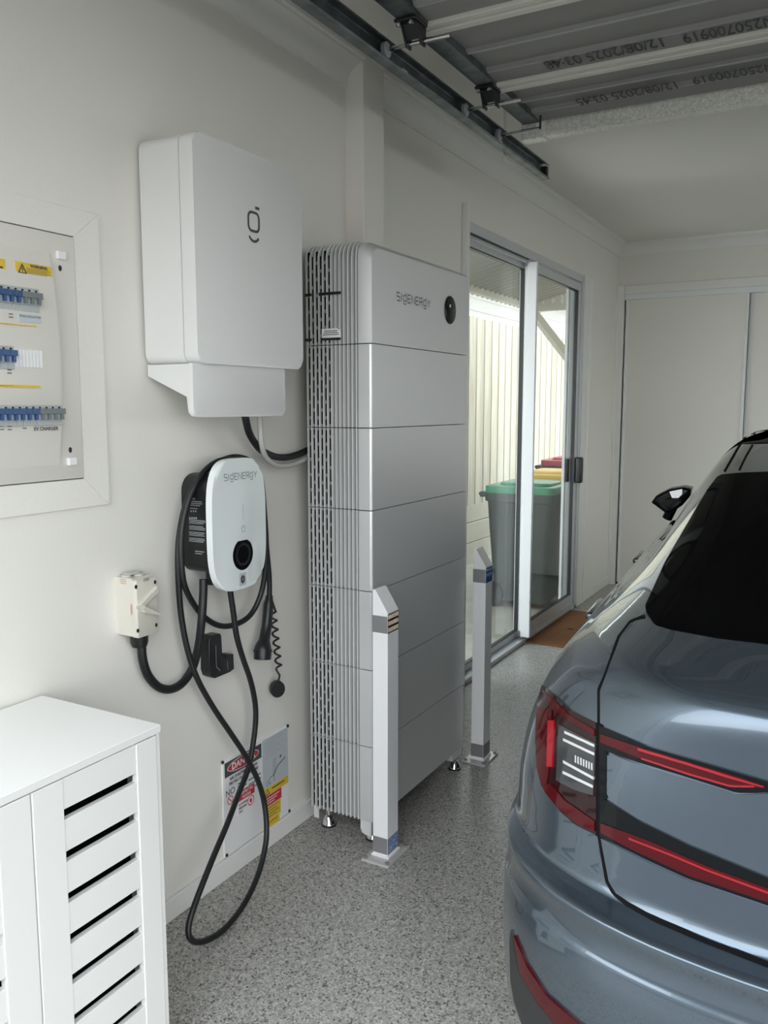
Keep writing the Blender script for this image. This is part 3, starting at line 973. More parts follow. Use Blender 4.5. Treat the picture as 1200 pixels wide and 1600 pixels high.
# ---- battery tower
bt = thing('battery_tower', 'tall silver battery tower of stacked modules with finned side', 'battery', (.2, 2.74, 0))
BY0, BY1, BZ0, BXF = 2.357, 3.124, .096, .332
MH = .27
def cover_bm(z0, z1, top):
    """cover lofted along x: full outline at the back, slightly inset front face"""
    bm = B()
    g = .020 if top else 0
    rb = .045 if top else .001
    def ring(x, l, t, r_):
        return [bm.verts.new((x, p[0], p[1])) for p in rrect(BY0 + l, BY1 - l, z0, z1 - t, [.0008, .0008, .010 if top else .0008, r_], 8)]
    R_ = [ring(.2825, 0, 0, rb), ring(.3245, 0, 0, rb) if not top else ring(.304, 0, 0, rb), ring(BXF - .002, .004, g * .85, rb), ring(BXF, .007, g, rb)]
    n = len(R_[0])
    for a, b in zip(R_[:-1], R_[1:]):
        for k in range(n):
            bm.faces.new((a[k], a[(k + 1) % n], b[(k + 1) % n], b[k]))
    bm.faces.new(R_[0][::-1]); bm.faces.new(R_[-1])
    return bm
def fins_bm(z0, z1, top):
    bm = B()
    yv = BY0 + .009
    R = .045
    path = [(yv, z0, 0)]
    if top:
        for i in range(7):
            t = math.radians(85 * i / 6)
            path.append((yv + R - R * math.cos(t), z1 - R + R * math.sin(t), t))
    else:
        path.append((yv, z1, 0))
    for k in range(13):
        xc = .083 + k * .0160
        wd = .0032 if k else .002
        ring = []
        for (y, z, t) in path:
            ny, nz = -math.cos(t), math.sin(t)
            h = .009
            ring.append([bm.verts.new((xc - wd, y - ny * .001, z - nz * .001)), bm.verts.new((xc - wd * .7, y + ny * h, z + nz * h)), bm.verts.new((xc + wd * .7, y + ny * h, z + nz * h)), bm.verts.new((xc + wd, y - ny * .001, z - nz * .001))])
        for i in range(len(ring) - 1):
            for a in range(4):
                b = (a + 1) % 4
                bm.faces.new((ring[i][a], ring[i][b], ring[i + 1][b], ring[i + 1][a]))
        bm.faces.new(ring[0][::-1]); bm.faces.new(ring[-1])
    bmesh.ops.recalc_face_normals(bm, faces=bm.faces)
    return bm
def slots_bm(z0, z1, shift):
    bm = B()
    for k in range(6):
        xc = .083 + (k + .5) * .0160
        z = z0 + .010 - (.026 if (k + shift) % 2 else 0)
        while z < z1 - .008:
            a = max(z, z0 + .006); b = min(z + .041, z1 - .006)
            if b - a > .005:
                box(bm, xc - .0042, xc + .0042, BY0 + .0062, BY0 + .0095, a, b)
            z += .0520
    return bm
for k in range(7):
    top = k == 6
    z0 = BZ0 + MH * k + .0014
    z1 = BZ0 + MH * (k + 1) - .0014 if not top else 2.036
    bm = B()
    prism(bm, rrect(BY0 + .009, BY1 - .009, z0, z1 - (.009 if top else 0), [.001, .001, .04 if top else .001, .04 if top else .001], 8 if top else 1), .085, .2795, wallplane(0))
    mod = obj('inverter_module' if top else 'battery_module', bm, M['silver_dark'], bt, 40)
    bm = cover_bm(z0, z1, top)
    obj('front_cover', bm, M['silver_face'], mod, 14)
    f = obj('cooling_fin', fins_bm(z0, z1, top), M['silver'], mod, 30); f['kind'] = 'stuff'
    f = obj('vent_slot', slots_bm(z0, z1 - (.012 if top else 0), k), M['dark'], mod); f['kind'] = 'stuff'
bm = B(); box(bm, .09, .30, BY0 + .012, BY1 - .012, BZ0 + .01, BZ0 + MH * 6.9); obj('module_core', bm, M['dark'], bt)
BF = wallplane(BXF)
ce = atx(BXF, 702.5, 484.5)
bm = B(); prism(bm, ell(ce.y, ce.z, .048, .051, 32), -.002, .006, BF, .003, 2); cam_o = obj('status_lens', bm, M['gloss_black'], bt, 40)
bm = B(); prism(bm, ell(ce.y, ce.z, .050, .053, 32), -.002, .002, BF); obj('lens_ring', bm, M['silver_dark'], bt, 40)
bm = B(); prism(bm, ell(ce.y - .008, ce.z + .014, .006, .006, 16), .0055, .0066, BF); obj('lens_eye', bm, M['silver'], cam_o)
a = atx(BXF, 620, 469); b = atx(BXF, 672, 483)
bm = B(); wordmark(bm, wallplane(BXF, a.y, a.z), .026, b.y - a.y, .0033)
obj('wordmark', bm, M['ink'], bt)
for (x, y) in ((.105, BY0 + .075), (.295, BY0 + .07), (.105, BY1 - .07), (.305, BY1 - .03)):
    bm = B(); lathe(bm, [(.026, 0), (.026, .008), (.024, .012), (.015, .035), (.009, .04), (.009, BZ0 + .01)], Matrix.Translation((x, y, 0)), 20); f = obj('levelling_foot', bm, M['chrome'], bt, 40)
    bm = B(); lathe(bm, [(.0275, 0.0005), (.0275, .007)], Matrix.Translation((x, y, 0)), 20); obj('foot_pad', bm, M['black'], f)
bm = B()
prism(bm, [(.10, BZ0 + .004), (.08, BZ0 + .004), (.08, BZ0 - .045), (.10, BZ0 - .045)][::-1], 0, .004, frame3((0, BY0 + .02, 0), (1, 0, 0), (0, 0, 1)))
obj('foot_bracket', bm, M['silver'], bt); bm = B()
prism(bm, [(.283, BZ0 + .002), (.283, BZ0 - .03), (.289, BZ0 - .043), (.305, BZ0 - .05), (.326, BZ0 - .05), (.326, BZ0 + .002)], 0, .004, frame3((0, BY0 + .006, 0), (1, 0, 0), (0, 0, 1)))
box(bm, .322, .326, BY0 + .006, BY0 + .05, BZ0 - .05, BZ0 + .002); obj('foot_bracket', bm, M['silver'], bt); bm = B(); box(bm, .28, .326, BY1 - .10, BY1 - .004, BZ0 - .035, BZ0 + .001)
obj('foot_bracket', bm, M['silver'], bt)
# ties and label hanging on the fins
FP = frame3((0, BY0, 0), (1, 0, 0), (0, 0, 1))
t0 = aty(BY0 - .002, 498, 460); t1 = aty(BY0 - .002, 533, 457)
for (pa, pb) in (((477, 461.5), (487, 460.5)), ((498, 459.8), (532.5, 457.2)), ((477, 531.5), (487, 530.8)), ((503, 530), (532.5, 528.8))):
    a = aty(BY0 - .002, *pa); b = aty(BY0 - .002, *pb)
    bm = B(); box(bm, a.x, b.x, BY0 - .004, BY0 - .0003, (a.z + b.z) / 2 - .0045, (a.z + b.z) / 2 + .0045, .001, 1); obj('cable_tie', bm, M['black'], bt)
a = aty(BY0 - .003, 502.5, 514); b = aty(BY0 - .003, 532.5, 528)
bm = B(); box(bm, a.x, b.x, BY0 - .004, BY0 - .002, b.z, a.z, .001, 1); lb = obj('tag_label', bm, M['paper'], bt)
bm = B()
F2 = frame3((0, BY0 - .004, 0), (1, 0, 0), (0, 0, 1))
for k in range(3):
    flat(bm, rect(a.x + .012 - .003 * k, b.x - .012 + .003 * k, a.z - .009 - .006 * k, a.z - .0065 - .006 * k), F2)
flat(bm, rect(b.x - .010, b.x - .003, a.z - .004, a.z - .001), F2)
obj('lettering', bm, M['ink'], lb)

# ---- EV charger
ec = thing('car_charger', 'white and black wall mounted car charger with round socket', 'charger', (0, 1.92, .98))
SH = .140
ca, cb = 1.9195, 1.173
def shield_poly(s=0.0):
    hw, h0, h1 = .1225 - s, .193 - s, .194 - s
    pts = []
    for i in range(72):
        t = 2 * math.pi * i / 72
        c_, s_ = math.cos(t), math.sin(t)
        n = 3.6
        r_ = (abs(c_) ** n + abs(s_) ** n) ** (-1 / n)
        a = hw * r_ * c_; b = (h1 if s_ > 0 else h0) * r_ * s_
        a *= 1 - .03 * (1 - (b / h1) ** 2) * 0
        pts.append((ca + a, cb + b))
    return pts
bm = B(); prism(bm, shield_poly(), .118, .140, WP, .006, 4); shield = obj('front_shield', bm, M['gloss_white'], ec, 35)
bm = B(); prism(bm, shield_poly(.008), .110, .119, WP); obj('shield_back', bm, M['black'], ec)
bm = B(); prism(bm, rrect(1.826, 2.015, 1.035, 1.322, [.035, .035, .05, .05], 6), .002, .112, WP, .006, 3); body = obj('charger_body', bm, M['black'], ec, 40)
SK = atx(SH, 379.5, 866)
bm = B()
pts = [p for p in ell(SK.y, SK.z, .046, .047, 40)]
pts = [(p[0], min(p[1], SK.z + .0415)) for p in pts]
prism(bm, pts, .138, .1412, WP, .001, 1); so = obj('socket', bm, M['gloss_black'], ec, 40)
bm = B(); lathe(bm, [(.034, 0), (.034, .002), (.027, .0022), (.027, .0005), (.001, .0005)], Matrix.Translation((.1405, SK.y, SK.z)) @ Matrix.Rotation(math.pi / 2, 4, 'Y'), 28); obj('socket_flap', bm, M['black'], so, 30)
a = atx(SH, 350, 747); b = atx(SH, 401, 743)
bm = B(); wordmark(bm, wallplane(SH + .0002, a.y, a.z - .008), .018, b.y - a.y, .0022); obj('wordmark', bm, M['grey_ink'], shield)
p = atx(SH, 380, 826)
WS = wallplane(SH + .0002)
bm = B(); ribbon(bm, ell(p.y, p.z, .0085, .0095, 20), .0016, WS, closed=True); ribbon(bm, [(p.y - .005, p.z + .003), (p.y + .005, p.z + .003)], .0012, WS)
flat(bm, rect(p.y - .0005, p.y + .0005, p.z + .028, p.z + .072), WS); obj('indicator_mark', bm, M['grey_ink'], shield)
p = atx(SH, 379, 905)
bm = B(); prism(bm, rrect(p.y - .016, p.y + .016, p.z - .019, p.z + .019, .002, 2), .1395, .1408, WP); st = obj('sticker', bm, M['greypaper'], ec)
bm = B(); flat(bm, [(p.y + .0105 * math.cos(math.radians(60 * k + 30)), p.z + .0135 * math.sin(math.radians(60 * k + 30))) for k in range(6)], wallplane(.1408)); hx = obj('sticker_mark', bm, M['ink'], st)
bm = B(); text_bm(bm, 'C', .012, wallplane(.1416, p.y, p.z)); obj('lettering', bm, M['paper'], st)
# rating text block on the dark side of the body
bm = B(); FS = frame3((0, 1.826, 0), (1, 0, 0), (0, 0, 1))
rg = random.Random(2)
def sidept(px, py): return aty(1.826, px, py)
y = 775
for py, n, l0 in ((779, 1, .35), (783, 1, .8), (786, 1, .85), (789, 1, .7), (794, 1, .5)):
    a = sidept(297, py)
    flat(bm, rect(a.x, a.x + .055 * l0, a.z - .0008, a.z + .0008), FS)
for k in range(15):
    if k % 4 == 3: continue
    a = sidept(294.5, 812 + k * 2.35)
    flat(bm, rect(a.x + .003, a.x + .003 + .062 * rg.uniform(.86, 1), a.z - .0009, a.z + .0009), FS)
for k in range(4):
    a = sidept(296 + k * 3.2, 809.5); flat(bm, rect(a.x, a.x + .005, a.z - .003, a.z + .003), FS)
for k in range(3):
    a = sidept(298 + k * 3.6, 799); flat(bm, rect(a.x, a.x + .004, a.z - .002, a.z + .003), FS)
for k in range(2):
    a = sidept(305, 861 + 3.4 * k); flat(bm, rect(a.x, a.x + .035 - .008 * k, a.z - .001, a.z + .001), FS)
obj('rating_lettering', bm, M['brk'], body)
p = aty(1.87, 317, 905)
bm = B(); lathe(bm, [(.018, 0), (.020, .012), (.020, .03), (.016, .045)], Matrix.Translation((.075, 1.868, .998)), 16); obj('cable_gland', bm, M['black'], ec, 40)

# ---- isolator with its feed cable
iso = thing('isolator_switch', 'cream weatherproof isolator switch box below the switchboard', 'switch', (0, 1.6, .91))
IY0, IY1, IZ0, IZ1, IX = 1.566, 1.640, .908, 1.066, .082
bm = B(); prism(bm, rrect(IY0, IY1, IZ0, IZ1, .003, 2), 0, .060, WP); box(bm, .060, .0625, IY0 - .001, IY1 + .001, IZ0 + .0, IZ1); obj('isolator_base', bm, M['isol'], iso)
bm = B(); prism(bm, rrect(IY0 - .001, IY1 + .001, IZ0 - .001, IZ1 - .004, .004, 3), .0625, .0785, WP, .003, 2)
isf = obj('isolator_cover', bm, M['isol'], iso, 40)
bm = B()
q = [atx(.08, *p) for p in ((214, 946), (243, 916), (246, 924), (222, 948))]
prism(bm, [(p.y, p.z) for p in q][::-1] if (q[1].y - q[0].y) * (q[2].z - q[0].z) - (q[1].z - q[0].z) * (q[2].y - q[0].y) < 0 else [(p.y, p.z) for p in q], .076, .088, WP, .002, 1)
obj('padlock_bracket', bm, M['isol'], iso)
bm = B(); q = [atx(.086, *p) for p in ((216, 950), (222, 946), (246, 956), (247, 962), (222, 957))]
prism(bm, [(p.y, p.z) for p in q][::-1], .077, .098, WP, .002, 1); hd = obj('switch_lever', bm, M['isol'], iso)
for (px, py) in ((212.5, 917), (242, 909.5), (215.5, 985.5), (244, 976.5)):
    p = atx(.0785, px, py); bm = B(); prism(bm, ell(p.y, p.z, .0042, .0055, 12), .0775, .0795, WP); obj('cover_screw', bm, M['screw'], iso)
bm = B(); a = atx(.079, 228, 906); text_bm(bm, '1500', .011, wallplane(.0787, a.y, a.z), bold=.0003); obj('lettering', bm, M['grey_ink'], isf)
bm = B(); FI = frame3((0, IY0, 0), (1, 0, 0), (0, 0, 1)); a = aty(IY0, 188, 905)
for k in range(3): flat(bm, rect(a.x, a.x + .022, a.z - .005 * k - .001, a.z - .005 * k + .001), FI)
a = aty(IY0, 206, 952); flat(bm, [(a.x + .004 * math.cos(t * .524), a.z + .016 * math.sin(t * .524)) for t in range(12)], frame3((0, IY0 - .001, 0), (1, 0, 0), (0, 0, 1)))
obj('faded_print', bm, M['pinkfade'], iso)
bm = B()
for yy, xx in ((1.585, .022), (1.61, .04)):
    lathe(bm, [(.014, 0), (.014, .004), (.009, .006)], Matrix.Translation((xx, yy, IZ1)), 16)
box(bm, .012, .045, 1.578, 1.622, IZ1 + .006, IZ1 + .009, .001, 1)
obj('conduit_plug', bm, M['conduit'], iso, 40)
bm = B(); lathe(bm, [(.020, .0), (.024, .012), (.024, .034), (.022, .036)], Matrix.Translation((.042, 1.603, .872)), 18); obj('cable_gland', bm, M['black'], iso, 40)
bm = B(); tube(bm, pathx([(219.5, 990, .045), (221, 1005, .045), (223, 1030, .045), (231, 1055, .043), (247, 1073, .042), (266, 1077, .045), (285, 1067, .040), (301, 1043, .040), (310, 1010, .062), (315, 970, .080), (317.5, 930, .080), (318, 905, .078)]), .0125, 12)
tag(obj('supply_cable', bm, M['cable'], None, 60), 'thick black supply cable curving from the isolator up to the charger', 'cable')

# ---- charging lead: out of the charger, down to the floor, back up and coiled over the charger, ending in the connector
ld = thing('charging_lead', 'long black charging lead coiled round the charger and looped to the floor', 'cable', (.1, 1.95, 0))
lp = [(359, 915, .10), (360, 925, .10), (365, 960, .10), (370, 995, .10), (380, 1030, .095), (391, 1062, .09), (398, 1095, .08), (399.5, 1125, .076), (395, 1165, .073), (388, 1200, .075), (373, 1240, .092), (354, 1290, .12), (335, 1335, .14), (317, 1380, .155), (302, 1420, .165), (294.5, 1448, .170), (297, 1466, .176), (310, 1472, .180), (330, 1466, .185), (354, 1448, .185), (380, 1415, .175), (402, 1370, .155), (414, 1325, .135), (416.5, 1290, .12), (412, 1250, .105), (401, 1215, .104), (383, 1180, .099), (360, 1145, .085), (333, 1105, .074), (308, 1060, .066), (293, 1015, .056), (283.5, 965, .05), (279.5, 920, .05), (278, 870, .05), (281, 830, .045), (290, 790, .045), (305, 757, .05), (325, 732, .055), (347, 719, .06), (372, 714, .07), (395, 724, .085), (408, 750, .09), (413, 800, .095), (416, 850, .10), (414, 895, .095), (407, 930, .085), (392, 960, .075), (370, 975, .07), (345, 978, .060), (320, 965, .052), (300, 940, .054), (287, 910, .062), (283, 870, .062), (284, 830, .06), (292, 790, .06), (308, 752, .066), (330, 727, .072), (355, 718, .08), (385, 726, .09), (404, 760, .085), (412, 810, .07), (417, 860, .06), (420.5, 900, .055), (421, 932, .055)]
bm = B(); tube(bm, pathx(lp), .0088, 10); obj('lead', bm, M['cable'], ld, 60)
pc = [atx(.055, 421, 930), atx(.057, 419.5, 945), atx(.06, 417, 975), atx(.066, 413, 1000), atx(.072, 411, 1010), atx(.074, 410.5, 1016), atx(.076, 410, 1030)]
bm = B(); tube(bm, [pc[0], pc[0].lerp(pc[1], .5), pc[1], pc[2], pc[3], pc[4], pc[5], pc[6]], [.011, .013, .0165, .0165, .018, .026, .029, .0275], 18); cn = obj('connector', bm, M['black'], ld, 50)
d = (pc[6] - pc[5]).normalized()
bm = B(); tube(bm, [pc[5] - d * .002, pc[5] + d * .004], .031, 18); obj('connector_collar', bm, M['black'], cn, 40)
bm = B(); tube(bm, [pc[6] - d * .001, pc[6] + d * .0008], .022, 18); obj('connector_face', bm, M['gloss_black'], cn)
bm = B(); tube(bm, [pc[6] + d * .001 + Vector((.006, 0, 0)), pc[6] + d * .002 + Vector((.006, 0, 0))], .004, 10); obj('connector_pin', bm, M['paper'], cn)
co = []
A0 = atx(.055, 425, 940); A1 = atx(.055, 437, 1055)
co.append(A0 + Vector((0, 0, .004)))
for i in range(0, 97):
    t = i / 96
    ang = t * 2 * math.pi * 6.6
    c_ = A0.lerp(A1, .12 + .80 * t)
    co.append(c_ + Vector((0.010 * math.cos(ang), .0095 * math.sin(ang), 0)))
co.append(A1)
co.append(atx(.05, 435, 1064))
bm = B(); tube(bm, co, .0036, 7); obj('cap_tether', bm, M['black'], ld, 60)
p = atx(.045, 433, 1076)
bm = B(); lathe(bm, [(.022, -.013), (.0255, -.009), (.0255, .009), (.022, .013)], Matrix.Translation(p) @ Matrix.Rotation(math.radians(-35), 4, 'Z') @ Matrix.Rotation(math.pi / 2, 4, 'Y') @ Matrix.Scale(1.12, 4, (1, 0, 0)), 20); obj('dust_cap', bm, M['black'], ld, 40)

# ---- connector holster
hs = thing('connector_holster', 'small black hook shaped holster on the wall below the charger', 'holster', (0, 1.96, .70))
def hpts(x, l): return [(atx(x, *p).y, atx(x, *p).z) for p in l]
def ccw(pl):
    s = sum(pl[i][0] * pl[(i + 1) % len(pl)][1] - pl[(i + 1) % len(pl)][0] * pl[i][1] for i in range(len(pl)))
    return pl if s > 0 else pl[::-1]
bm = B(); prism(bm, ccw(hpts(.034, [(327, 1000), (331, 993), (344, 990), (346, 993), (347, 1026), (352, 1030), (357, 1023), (365, 1022), (366, 1045), (360, 1050), (345, 1056), (336, 1060), (330, 1057), (327, 1048)])), .0, .034, WP, .0012, 1); obj('holster_body', bm, M['black'], hs, 40)
bm = B(); ribbon(bm, [(p[0], p[1]) for p in hpts(.0345, [(337, 1009), (338, 1042), (344, 1048)])], .0012, wallplane(.0345)); ribbon(bm, [(p[0], p[1]) for p in hpts(.0345, [(355, 1033), (356, 1046)])], .001, wallplane(.0345)); obj('edge_line', bm, M['conduit'], hs)

# ---- safety sign board
sg = thing('safety_sign', 'white safety sign board with danger notice low on the left wall', 'sign', (0, 2.15, .09))
a0, a1, b0, b1 = 1.972, 2.322, .072, .394
bm = B(); prism(bm, rect(a0, a1, b0, b1), .0, .006, WP); obj('sign_board', bm, M['paper'], sg)
def S(u, v): return (a0 + (a1 - a0) * u, b1 - (b1 - b0) * v)
def SR(u0, u1, v0, v1):
    p, q = S(u0, v1), S(u1, v0)
    return rect(p[0], q[0], p[1], q[1])
WB = wallplane(.006); 
def sheet(name, u0, u1, v0, v1, m, h=.0006, parent=sg):
    bm = B(); prism(bm, SR(u0, u1, v0, v1), 0, h, WB); return obj(name, bm, m, parent)
l1 = sheet('danger_notice', .015, .57, .02, .50, M['paper'])
bm = B(); flat(bm, SR(.02, .565, .025, .18), WB, .0009); obj('notice_header', bm, M['ink'], l1)
c = S(.29, .10)
bm = B(); flat(bm, ell(c[0], c[1], .082, .021, 36), WB, .0011); obj('notice_oval_rim', bm, M['paper'], l1)
bm = B(); flat(bm, ell(c[0], c[1], .079, .0185, 36), WB, .0013); obj('notice_oval', bm, M['red'], l1)
bm = B(); text_bm(bm, 'DANGER', .030, wallplane(.0075, c[0], c[1]), bold=.0009); obj('lettering', bm, M['paper'], l1)
bm = B()
for s_, v, sz in (('RISK OF BATTERY EXPLOSION', .215, .0125), ('FIRE WILL CAUSE TOXIC FUMES', .265, .0125)):
    c = S(.29, v); text_bm(bm, s_, sz, wallplane(.0070, c[0], c[1]), bold=.0005, sx=.84)
c = S(.09, .35); text_bm(bm, 'NO', .030, wallplane(.0070, c[0], c[1]))
for k in range(3): flat(bm, SR(.20, .33, .31 + .027 * k, .322 + .027 * k), WB, .0009)
for k in range(3): flat(bm, SR(.36, .55, .34 + .05 * k, .352 + .05 * k), WB, .0009)
obj('lettering', bm, M['ink'], l1)
bm = B()
for u in (.09, .26):
    c = S(u, .435); ribbon(bm, ell(c[0], c[1], .0135, .0135, 20), .0028, WB, .0009, closed=True); ribbon(bm, [(c[0] - .009, c[1] + .009), (c[0] + .009, c[1] - .009)], .0028, WB, .001)
obj('prohibition_mark', bm, M['red'], l1)
l2 = sheet('restricted_notice', .19, .45, .40, .66, M['paper'], .0012)
bm = B(); flat(bm, SR(.195, .445, .405, .51), WB, .0016); obj('notice_header', bm, M['red'], l2)
bm = B()
for s_, v in (('RESTRICTED', .435), ('ACCESS', .48)):
    c = S(.32, v); text_bm(bm, s_, .0125, wallplane(.0078, c[0], c[1]), bold=.0003)
obj('lettering', bm, M['paper'], l2)
bm = B()
for s_, v in (('AUTHORISED', .545), ('PERSONNEL', .585), ('ONLY', .625)):
    c = S(.205, v); text_bm(bm, s_, .0105, wallplane(.0078, c[0], c[1]), 'LEFT', bold=.0003, sx=.72)
obj('lettering', bm, M['ink'], l2)
bm = B(); c = S(.385, .57); ribbon(bm, ell(c[0], c[1], .016, .016, 20), .003, WB, .0017, closed=True); flat(bm, ell(c[0], c[1] - .001, .006, .008, 10), WB, .0017); obj('prohibition_mark', bm, M['red'], l2)
l3 = sheet('instruction_sheet', .58, .995, .01, .555, M['greypaper'])
bm = B()
for k in range(9): flat(bm, SR(.62, .93 - .06 * (k % 3), .05 + .022 * k, .058 + .022 * k), WB, .0009)
flat(bm, SR(.70, .88, .025, .036), WB, .0009)
obj('lettering', bm, M['brk'], l3)
bm = B()
ribbon(bm, [S(.82, .38), S(.74, .46)][::-1] + [S(.95, .33)], .004, WB, .001)
c = S(.87, .29); flat(bm, ell(c[0], c[1], .005, .005, 10), WB, .001)
ribbon(bm, [S(.64, .55), S(.64, .50), S(.70, .46), S(.76, .46), S(.76, .53)], .0022, WB, .001)
ribbon(bm, [S(.66, .545), S(.685, .505), S(.70, .545)], .0022, WB, .001)
obj('line_drawing', bm, M['ink'], l3)
bm = B(); flat(bm, SR(.74, .80, .27, .46), WB, .0009); obj('drawing_tone', bm, M['brk'], l3)
l4 = sheet('warning_strip', .58, .995, .56, .645, M['yellow'], .0010)
bm = B(); c = S(.645, .605); ribbon(bm, [(c[0] - .012, c[1] - .009), (c[0] + .012, c[1] - .009), (c[0], c[1] + .011)], .0028, WB, .0013, closed=True); flat(bm, SR(.72, .93, .585, .60), WB, .0013); obj('lettering', bm, M['ink'], l4)
l5 = sheet('warning_strip', .60, .875, .65, .765, M['red'], .0010)
bm = B()
for k in range(3): flat(bm, SR(.63, .84 - .04 * k, .675 + .028 * k, .684 + .028 * k), WB, .0013)
obj('lettering', bm, M['paper'], l5)
l6 = sheet('warning_strip', .61, .86, .77, .925, M['yellow'], .0010)
bm = B()
for k in range(4): flat(bm, SR(.63, .83 - .04 * (k % 2), .79 + .033 * k, .798 + .033 * k), WB, .0013)
obj('lettering', bm, M['ink'], l6)
l7 = sheet('warning_strip', .62, .835, .93, 1.03, M['yellow'], .0010)
bm = B(); flat(bm, SR(.64, .80, .95, .958), WB, .0013); obj('lettering', bm, M['ink'], l7)
for (u, v) in ((-.005, .0), (1.0, .0), (.02, .985), (1.005, .985)):
    c = S(u, v); bm = B(); prism(bm, ell(c[0], c[1], .0055, .0055, 12), .005, .009, WP); obj('screw', bm, M['screw'], sg)

# ================================================================== FREE-STANDING THINGS
# ---- slatted cabinet
cb_ = thing('slatted_cabinet', 'white two door cabinet with slatted doors under the switchboard', 'cabinet', (.2, .98, 0))
CH, CXF, CYE = .82, .400, 1.309
fx = CXF - .018
yA = CYE - .012                                # right end of the right door
yG = atx(CXF - .002, 49, 1262).y               # gap between the doors
yB = 2 * yG - yA
CY0 = yB - .012
bm = B(); box(bm, .012, CXF, CY0 - .004, CYE + .002, CH - .018, CH, .0015, 1); obj('cabinet_top', bm, M['lacquer'], cb_)
bm = B(); box(bm, .018, fx - .002, CYE - .018, CYE, 0, CH - .018); obj('side_panel', bm, M['lacquer'], cb_)
bm = B(); box(bm, .018, fx - .002, CY0, CY0 + .018, 0, CH - .018); obj('side_panel', bm, M['lacquer'], cb_)
bm = B(); box(bm, .018, .024, CY0 + .018, CYE - .018, .03, CH - .018); box(bm, .02, fx - .03, CY0 + .018, CYE - .018, .04, .058); box(bm, .02, fx - .06, CY0 + .018, CYE - .018, .42, .438); obj('back_panel', bm, M['lacquer'], cb_)
bm = B(); box(bm, .30, .312, CY0 + .018, CYE - .018, .06, CH - .02); obj('slot_shade_sheet', bm, M['dark'], cb_)  # dark sheet behind the slats, painting the deep shade of the gaps
slz = [atx(CXF - .002, px, py).z for px, py in ((100.4, 1282), (104.3, 1347.5), (107.3, 1412.6), (110.4, 1478.6), (114.2, 1539))]
pit = (slz[0] - slz[-1]) / 4
yS0 = atx(CXF - .002, 99, 1262).y
yS1 = atx(CXF - .002, 214, 1207).y
def cabinet_door(ya, yb, flip):
    """ya..yb door span; slats between the stiles"""
    o = D.objects.new('door', None)
    w0 = yS0 - yG; w1 = yA - yS1
    s0, s1 = (ya + w0, yb - w1) if not flip else (ya + w1, yb - w0)
    bm = B()
    box(bm, fx, CXF - .001, ya, s0, .035, CH - .021, .0015, 1)
    box(bm, fx, CXF - .001, s1, yb, .035, CH - .021, .0015, 1)
    d = obj('door', bm, M['lacquer'], cb_)
    g = .021
    bm = B(); box(bm, fx + .001, CXF - .003, s0, s1, slz[0] + g, CH - .021, .001, 1); obj('top_rail', bm, M['lacquer'], d)
    k = 0
    z = slz[0]
    while z > .09:
        zb = max(z - pit + g, .036)
        bm = B(); box(bm, fx + .001, CXF - .003, s0, s1, zb, z, .001, 1); obj('slat', bm, M['lacquer'], d)
        z -= pit; k += 1
    D.objects.remove(o)
    return d
cabinet_door(yG + .0015, yA, False)
cabinet_door(yB, yG - .0015, True)
for yy in (CYE - .012, CY0):
    pass
bm = B(); box(bm, fx - .0, CXF - .004, yA + .002, CYE, 0, CH - .018); obj('face_edge', bm, M['lacquer'], cb_); bm = B(); box(bm, fx, CXF - .004, CY0, yB - .002, 0, CH - .018); obj('face_edge', bm, M['lacquer'], cb_)

# ---- bollards
def bollard(x, y, label, warm):
    t = thing('bollard', label, 'bollard', (x, y, 0), 0, None)
    PZ = frame3((0, y + .036, 0), (1, 0, 0), (0, 0, 1))
    x0, x1 = x - .028, x + .028
    zl, zh = .852, .925
    bm = B(); prism(bm, [(x0, .008), (x1, .008), (x1, zl), (x0 + .010, zh), (x0, zh)], 0, .072, PZ)
    post = obj('post', bm, M['bollard'], t)
    bm = B(); box(bm, x - .0525, x + .0525, y - .078, y + .078, 0.0, .008, .002, 1); pl = obj('base_plate', bm, M['bollard_plate'], t)
    bm = B(); box(bm, x0 - .006, x1 + .006, y - .042, y + .042, .008, .016, .002, 1); obj('weld_collar', bm, M['bollard'], pl)
    for sx in (-1, 1):
        for sy in (-1, 1):
            bm = B(); lathe(bm, [(.0075, 0), (.0075, .005), (.004, .007)], Matrix.Translation((x + sx * .041, y + sy * .064, .008)), 12); obj('anchor_bolt', bm, M['silver_dark'], pl, 40)
    e = .0012
    bm = B(); box(bm, x0 - e, x1 - .001, y - .036 - e, y + .036 + e, zl - .068, zl - .012); obj('reflective_band', bm, M['bandgrey'], t)
    irm = M['iris_warm'] if warm else M['iris_blue']
    bm = B(); box(bm, x1, x1 + e, y - .036, y + .036, zl - .068, zl - .004); bd = obj('reflective_front', bm, M['black'] if warm else M['blue'], t)
    for k in range(3 if warm else 2):
        z1 = zl - .007 - k * .0215
        bm = B(); box(bm, x1 + e - .0005, x1 + e + .0006, y - .034, y + .034, z1 - .0135, z1); obj('reflective_strip', bm, irm, bd)
    bm = B(); box(bm, x0 - e, x1 - .001, y - .036 - e, y + .036 + e, .022, .078); obj('reflective_band', bm, M['bandgrey'], t)
    bm = B(); box(bm, x1, x1 + e, y - .036, y + .036, .022, .078); bd = obj('reflective_front', bm, M['bandgrey'], t)
    if warm:
        for k in range(2):
            bm = B(); box(bm, x1 + e - .0005, x1 + e + .0006, y - .028, y + .030, .030 + .024 * k, .048 + .024 * k); obj('reflective_strip', bm, M['iris_blue'], bd)
    return t
bollard(.385, 2.355, 'white square bollard nearest the camera with warm striped reflector', True)
bollard(.360, 3.242, 'white square bollard farther back with blue striped reflector', False)

